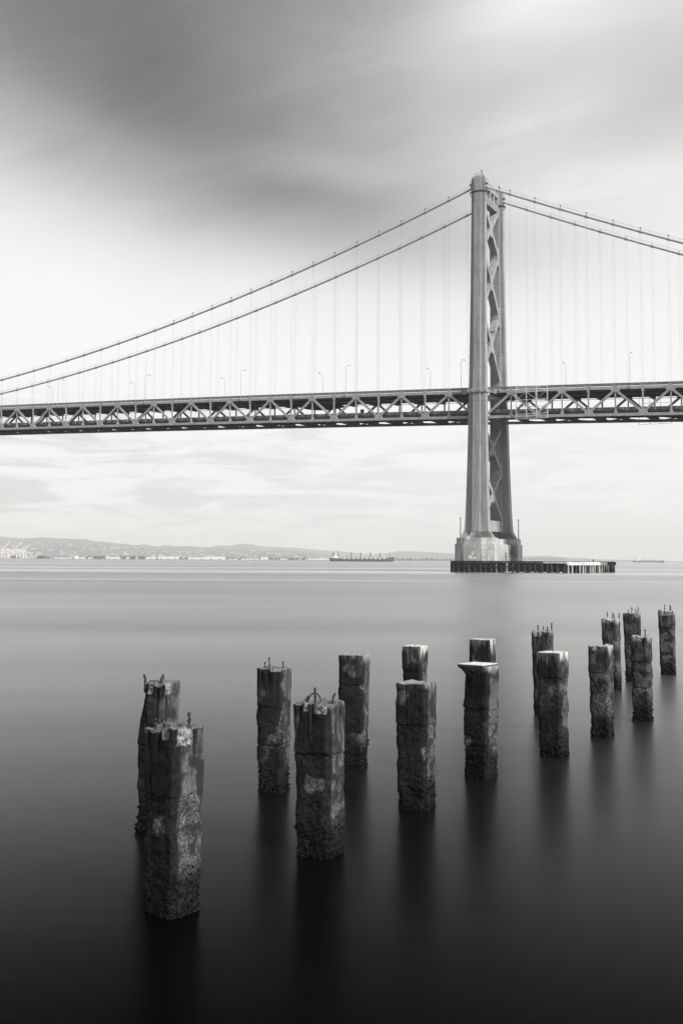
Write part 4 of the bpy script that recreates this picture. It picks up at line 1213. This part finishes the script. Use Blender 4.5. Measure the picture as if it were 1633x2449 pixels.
    # rusted reinforcing bars
    for (u, v, hgt, bx, by, rb) in bars:
        bz = top_z(Vector((u * w, v * w, 0)))
        pth = [(u * w, v * w, bz - 0.12), (u * w, v * w, bz)]
        for k in range(1, 6):
            f = k / 5
            pth.append((u * w + bx * f * f + 0.006 * math.sin(k * 2.2 + idx), v * w + by * f * f, bz + hgt * f))
        rads = [rb * 1.3, rb * 1.15, rb * 0.95, rb * 1.0, rb * 0.9, rb * 0.92, rb * 0.8] if idx < 9 else [rb * 1.1] + [rb * 0.85] * 6
        link('rebar', MB().tube(pth, rads, 8).mesh('rebar', M['rebar']), o)
    # mussel crust near the waterline
    mr = random.Random(idx * 3 + 1); mb = MB()
    for k in range(420 if hi else 260):
        ii = mr.randrange(NU); p_ = per[ii]
        bias = 1.0 if (p_.x > hw * 0.6 or abs(p_.x) + abs(p_.y) > w * 0.8) else 0.45
        z = mr.uniform(-0.10, 0.09) + (mr.random() ** 3) * 0.5 * bias
        if mr.random() > 0.35 + 0.65 * bias: continue
        jj = int(round((z - zlow) / (top - zlow) * NV))
        s_ = mr.uniform(0.008, 0.022) * (1.2 if z < 0.12 else 1.0)
        c = Vector(V[jj * NU + ii]) + p_.normalized() * mr.uniform(-0.006, 0.016)
        ax_ = Vector((mr.uniform(-1, 1), mr.uniform(-1, 1), mr.uniform(-1, 1))).normalized(); bx = ax_.orthogonal().normalized(); cx_ = ax_.cross(bx)
        vs = [c + ax_ * s_ * 1.5, c - ax_ * s_ * 1.3, c + bx * s_, c - bx * s_, c + cx_ * s_ * .8, c - cx_ * s_ * .8]
        mb._add(vs, [(0, 2, 4), (2, 1, 4), (1, 3, 4), (3, 0, 4), (2, 0, 5), (1, 2, 5), (3, 1, 5), (0, 3, 5)])
    mu = link('mussel_crust', mb.mesh('mussel_crust', M['mussel']), o)
    mu['kind'] = 'stuff'
    return o, w, top, hw, sd

D = math.radians
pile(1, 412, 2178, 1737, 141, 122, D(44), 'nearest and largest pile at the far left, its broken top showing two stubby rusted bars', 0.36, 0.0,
     [(-0.30, -0.30, 0.13, 0, 0, .020), (0.02, -0.36, 0.07, 0, 0, .022), (0.32, 0.10, 0.17, 0, 0, .021)], 0.9, True, shade_stain=1.0, patches=[('R', -0.85, 0.15, 0.17), ('F', 0.25, 0.7, 0.10)], lean=-0.004)
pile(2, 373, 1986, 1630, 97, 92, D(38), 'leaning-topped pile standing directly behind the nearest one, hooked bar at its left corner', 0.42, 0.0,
     [(-0.27, -0.30, 0.13, -0.03, 0, .019), (-0.1, 0.36, 0.13, 0, 0, .02), (0.33, -0.28, 0.10, 0, 0, .02)], 1.0, True, left_bite=0.10, shade_stain=1.0, patches=[('F', -0.75, 0.35, 0.15), ('R', -0.7, 0.0, 0.16)], lean=0.012)
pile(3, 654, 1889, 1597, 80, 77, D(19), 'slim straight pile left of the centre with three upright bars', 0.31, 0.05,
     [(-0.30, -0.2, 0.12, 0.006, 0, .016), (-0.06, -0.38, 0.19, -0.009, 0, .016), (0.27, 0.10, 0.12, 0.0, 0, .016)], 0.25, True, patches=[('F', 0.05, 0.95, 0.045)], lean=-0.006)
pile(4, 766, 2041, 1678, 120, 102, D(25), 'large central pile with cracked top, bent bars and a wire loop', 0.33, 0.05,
     [(-0.30, -0.22, 0.12, 0.024, 0, .017), (0.03, -0.42, 0.21, -0.006, 0, .021), (0.25, 0.10, 0.14, 0.036, 0, .016)], 0.9, True, shade_stain=0.9, patches=[('F', 0.12, 0.98, 0.12), ('F', -0.4, -0.12, 0.10)], lean=-0.016)
pile(5, 844, 1832, 1565, 71, 68, D(13), 'pile behind the large central one, flat capped with two long black cracks', 0.26, 0.35, [], 0.1, True, shade_stain=0.75, lean=0.008)
pile(6, 992, 1772, 1544, 60, 58, D(22), 'white-topped pile mostly hidden behind the squat dark one', 0.28, 0.95, [], 0.1, False, waist=0.02, shade_stain=0.7, lean=0)
pile(7, 997, 1930, 1631, 94, 86, D(20), 'dark flat-topped pile in front of a white-topped one', 0.33, 0.30, [], 0.1, True, shade_stain=0.95, lean=-0.01)
o8, w8, top8, hw8, sd8 = pile(8, 1149, 1859, 1592, 83, 76, D(27), 'pile crowned by an overhanging pale slab', 0.38, 0.35, [], 0.35, True, cap=True, left_bite=0.04, shade_stain=0.9, lean=0.014)
pile(9, 1153, 1757, 1528, 60, 58, D(15), 'short-looking pile showing only its dark top above the slab', 0.40, 0.8, [], 0.1, shade_stain=0.9, lean=0.006)
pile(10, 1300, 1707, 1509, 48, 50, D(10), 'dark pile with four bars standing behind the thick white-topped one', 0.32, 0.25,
     [(-0.22, -0.3, 0.16, 0.0, 0, .022), (-0.05, 0.3, 0.1, 0.0, 0, .02), (0.26, -0.3, 0.15, 0.0, 0, .022), (0.40, 0.2, 0.19, 0.0, 0, .024)], 0.8, patches=[('F', -0.9, 0.2, 0.12)], shade_stain=0.5, lean=-0.012)
pile(11, 1324, 1808, 1559, 71, 69, D(19), 'thick pile with a thick white lime top right of the slab pile', 0.24, 1.0, [], 0.1, True, shade_stain=0.6, lean=-0.006)
pile(12, 1440, 1762, 1543, 56, 58, D(14), 'bar-less pile with a worn pale top, third from the right in the front row', 0.30, 0.5, [], 0.5, shade_stain=0.35, patches=[('F', -0.6, 0.05, 0.09)], lean=-0.01)
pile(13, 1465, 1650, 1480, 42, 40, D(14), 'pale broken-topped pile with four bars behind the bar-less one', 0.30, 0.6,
     [(-0.22, -0.3, 0.19, 0.0, 0, .02), (-0.05, 0.3, 0.21, 0.012, 0, .022), (0.2, -0.3, 0.16, 0.0, 0, .02), (0.38, 0.2, 0.2, 0.006, 0, .024)], 0.9, shade_stain=0.3, patches=[('F', -0.95, 0.9, 0.10)], lean=-0.02)
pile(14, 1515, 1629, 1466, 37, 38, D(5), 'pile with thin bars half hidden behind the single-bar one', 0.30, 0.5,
     [(-0.28, 0, 0.13, 0.0, 0, .02), (-0.1, 0.3, 0.2, 0.0, 0, .022), (0.18, -0.3, 0.15, 0.0, 0, .02), (0.28, 0.2, 0.19, 0.006, 0, .022)], 0.3, shade_stain=0.35, patches=[('F', 0.3, 0.95, 0.12)], lean=-0.02)
pile(15, 1537, 1724, 1521, 48, 50, D(14), 'chipped pile with a single bar at its right corner', 0.30, 0.4, [(0.22, -0.2, 0.175, 0.0, 0, .022)], 0.8, shade_stain=0.4, patches=[('F', -0.6, 0.45, 0.09)], lean=-0.014)
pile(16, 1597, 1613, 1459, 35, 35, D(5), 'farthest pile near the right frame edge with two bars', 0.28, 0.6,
     [(-0.15, -0.2, 0.19, 0.0, 0, .022), (0.16, 0.1, 0.2, 0.0, 0, .022), (0.20, 0.2, 0.15, 0.0, 0, .02)], 0.9, shade_stain=0.3, patches=[('F', -1.0, 1.0, 0.17)], lean=-0.014)

# wire loop on the central pile's top and the overhanging slab on the pile right of centre
central = [x for x in bpy.data.objects if x.name.startswith('pile') and x.get('label', '').startswith('large central')][0]
cb_ = [c.name for c in central.children]
lp = MB().tube([(-0.13 + 0.09 * (1 - math.cos(a)), -0.12, 1.93 + 0.11 * math.sin(a)) for a in [math.pi * k / 10 for k in range(11)]], 0.011, 7)
link('wire_loop', lp.mesh('wire_loop', M['rebar']), central)
sl = []
zs0 = top8 - 0.015
def slab_ring(gr, z, sk=0.0):
    h_ = hw8 * 0.87
    return [(-h_ - 0.045 - gr + sk, -h_ - 0.02 - gr, z), (h_ * 0.78 + gr * .2, -h_ - 0.02 - gr, z), (h_ + 0.01 + gr * .1, -h_ * .6, z), (h_ + 0.01 + gr * .1, h_, z), (-h_ - gr * .6, h_, z)]
mb = MB().loft([slab_ring(-0.055, zs0 - 0.13), slab_ring(-0.02, zs0 - 0.06), slab_ring(0.035, zs0), slab_ring(0.045, zs0 + 0.03), slab_ring(0.04, zs0 + 0.046)])
link('cap_slab', mb.mesh('cap_slab', simple_mat('shaded_slab_concrete', 0.03, 0.10, (1, 1, 1), 9.0, 0.9, 0.5, 40.0)), o8)  # slab coloured dark for its shadow side
link('sunlit_lime_crust', MB().loft([slab_ring(0.030, zs0 + 0.046), slab_ring(0.022, zs0 + 0.056)]).mesh('sunlit_lime_crust', simple_mat('sunlit_bird_lime', 0.55, 0.78, (1, 1, 1), 14.0, 0.9, 0.4, 50.0)), o8)  # white lime plate also carries the sunlit tone of the flat top
link('hole_shade_disc', MB().tube([(0.02, 0.0, zs0 + 0.05), (0.02, 0.0, zs0 + 0.058)], 0.018, 10).mesh('hole_shade_disc', M['dark']), o8)  # raised dark disc coloured as the shade inside a bolt hole

# ------------------------------------------------------------------ sea haze
hz = MB().box(0, 0, 168.0, 36000, 36000, 340.0)
hm = bpy.data.materials.new('haze'); hm.use_nodes = True
ht = NT(hm.node_tree); ht.n.clear()
pv = ht.add('ShaderNodeVolumePrincipled')
pv.inputs['Color'].default_value = (0.97, 0.965, 0.955, 1)
pv.inputs['Density'].default_value = 7.5e-5
pv.inputs['Anisotropy'].default_value = 0.0
ho_ = ht.add('ShaderNodeOutputMaterial')
ht.l.new(pv.outputs[0], ho_.inputs['Volume'])
hme = hz.mesh('haze', None); hme.materials.append(hm)
hzo = link('haze', hme); hzo['kind'] = 'stuff'
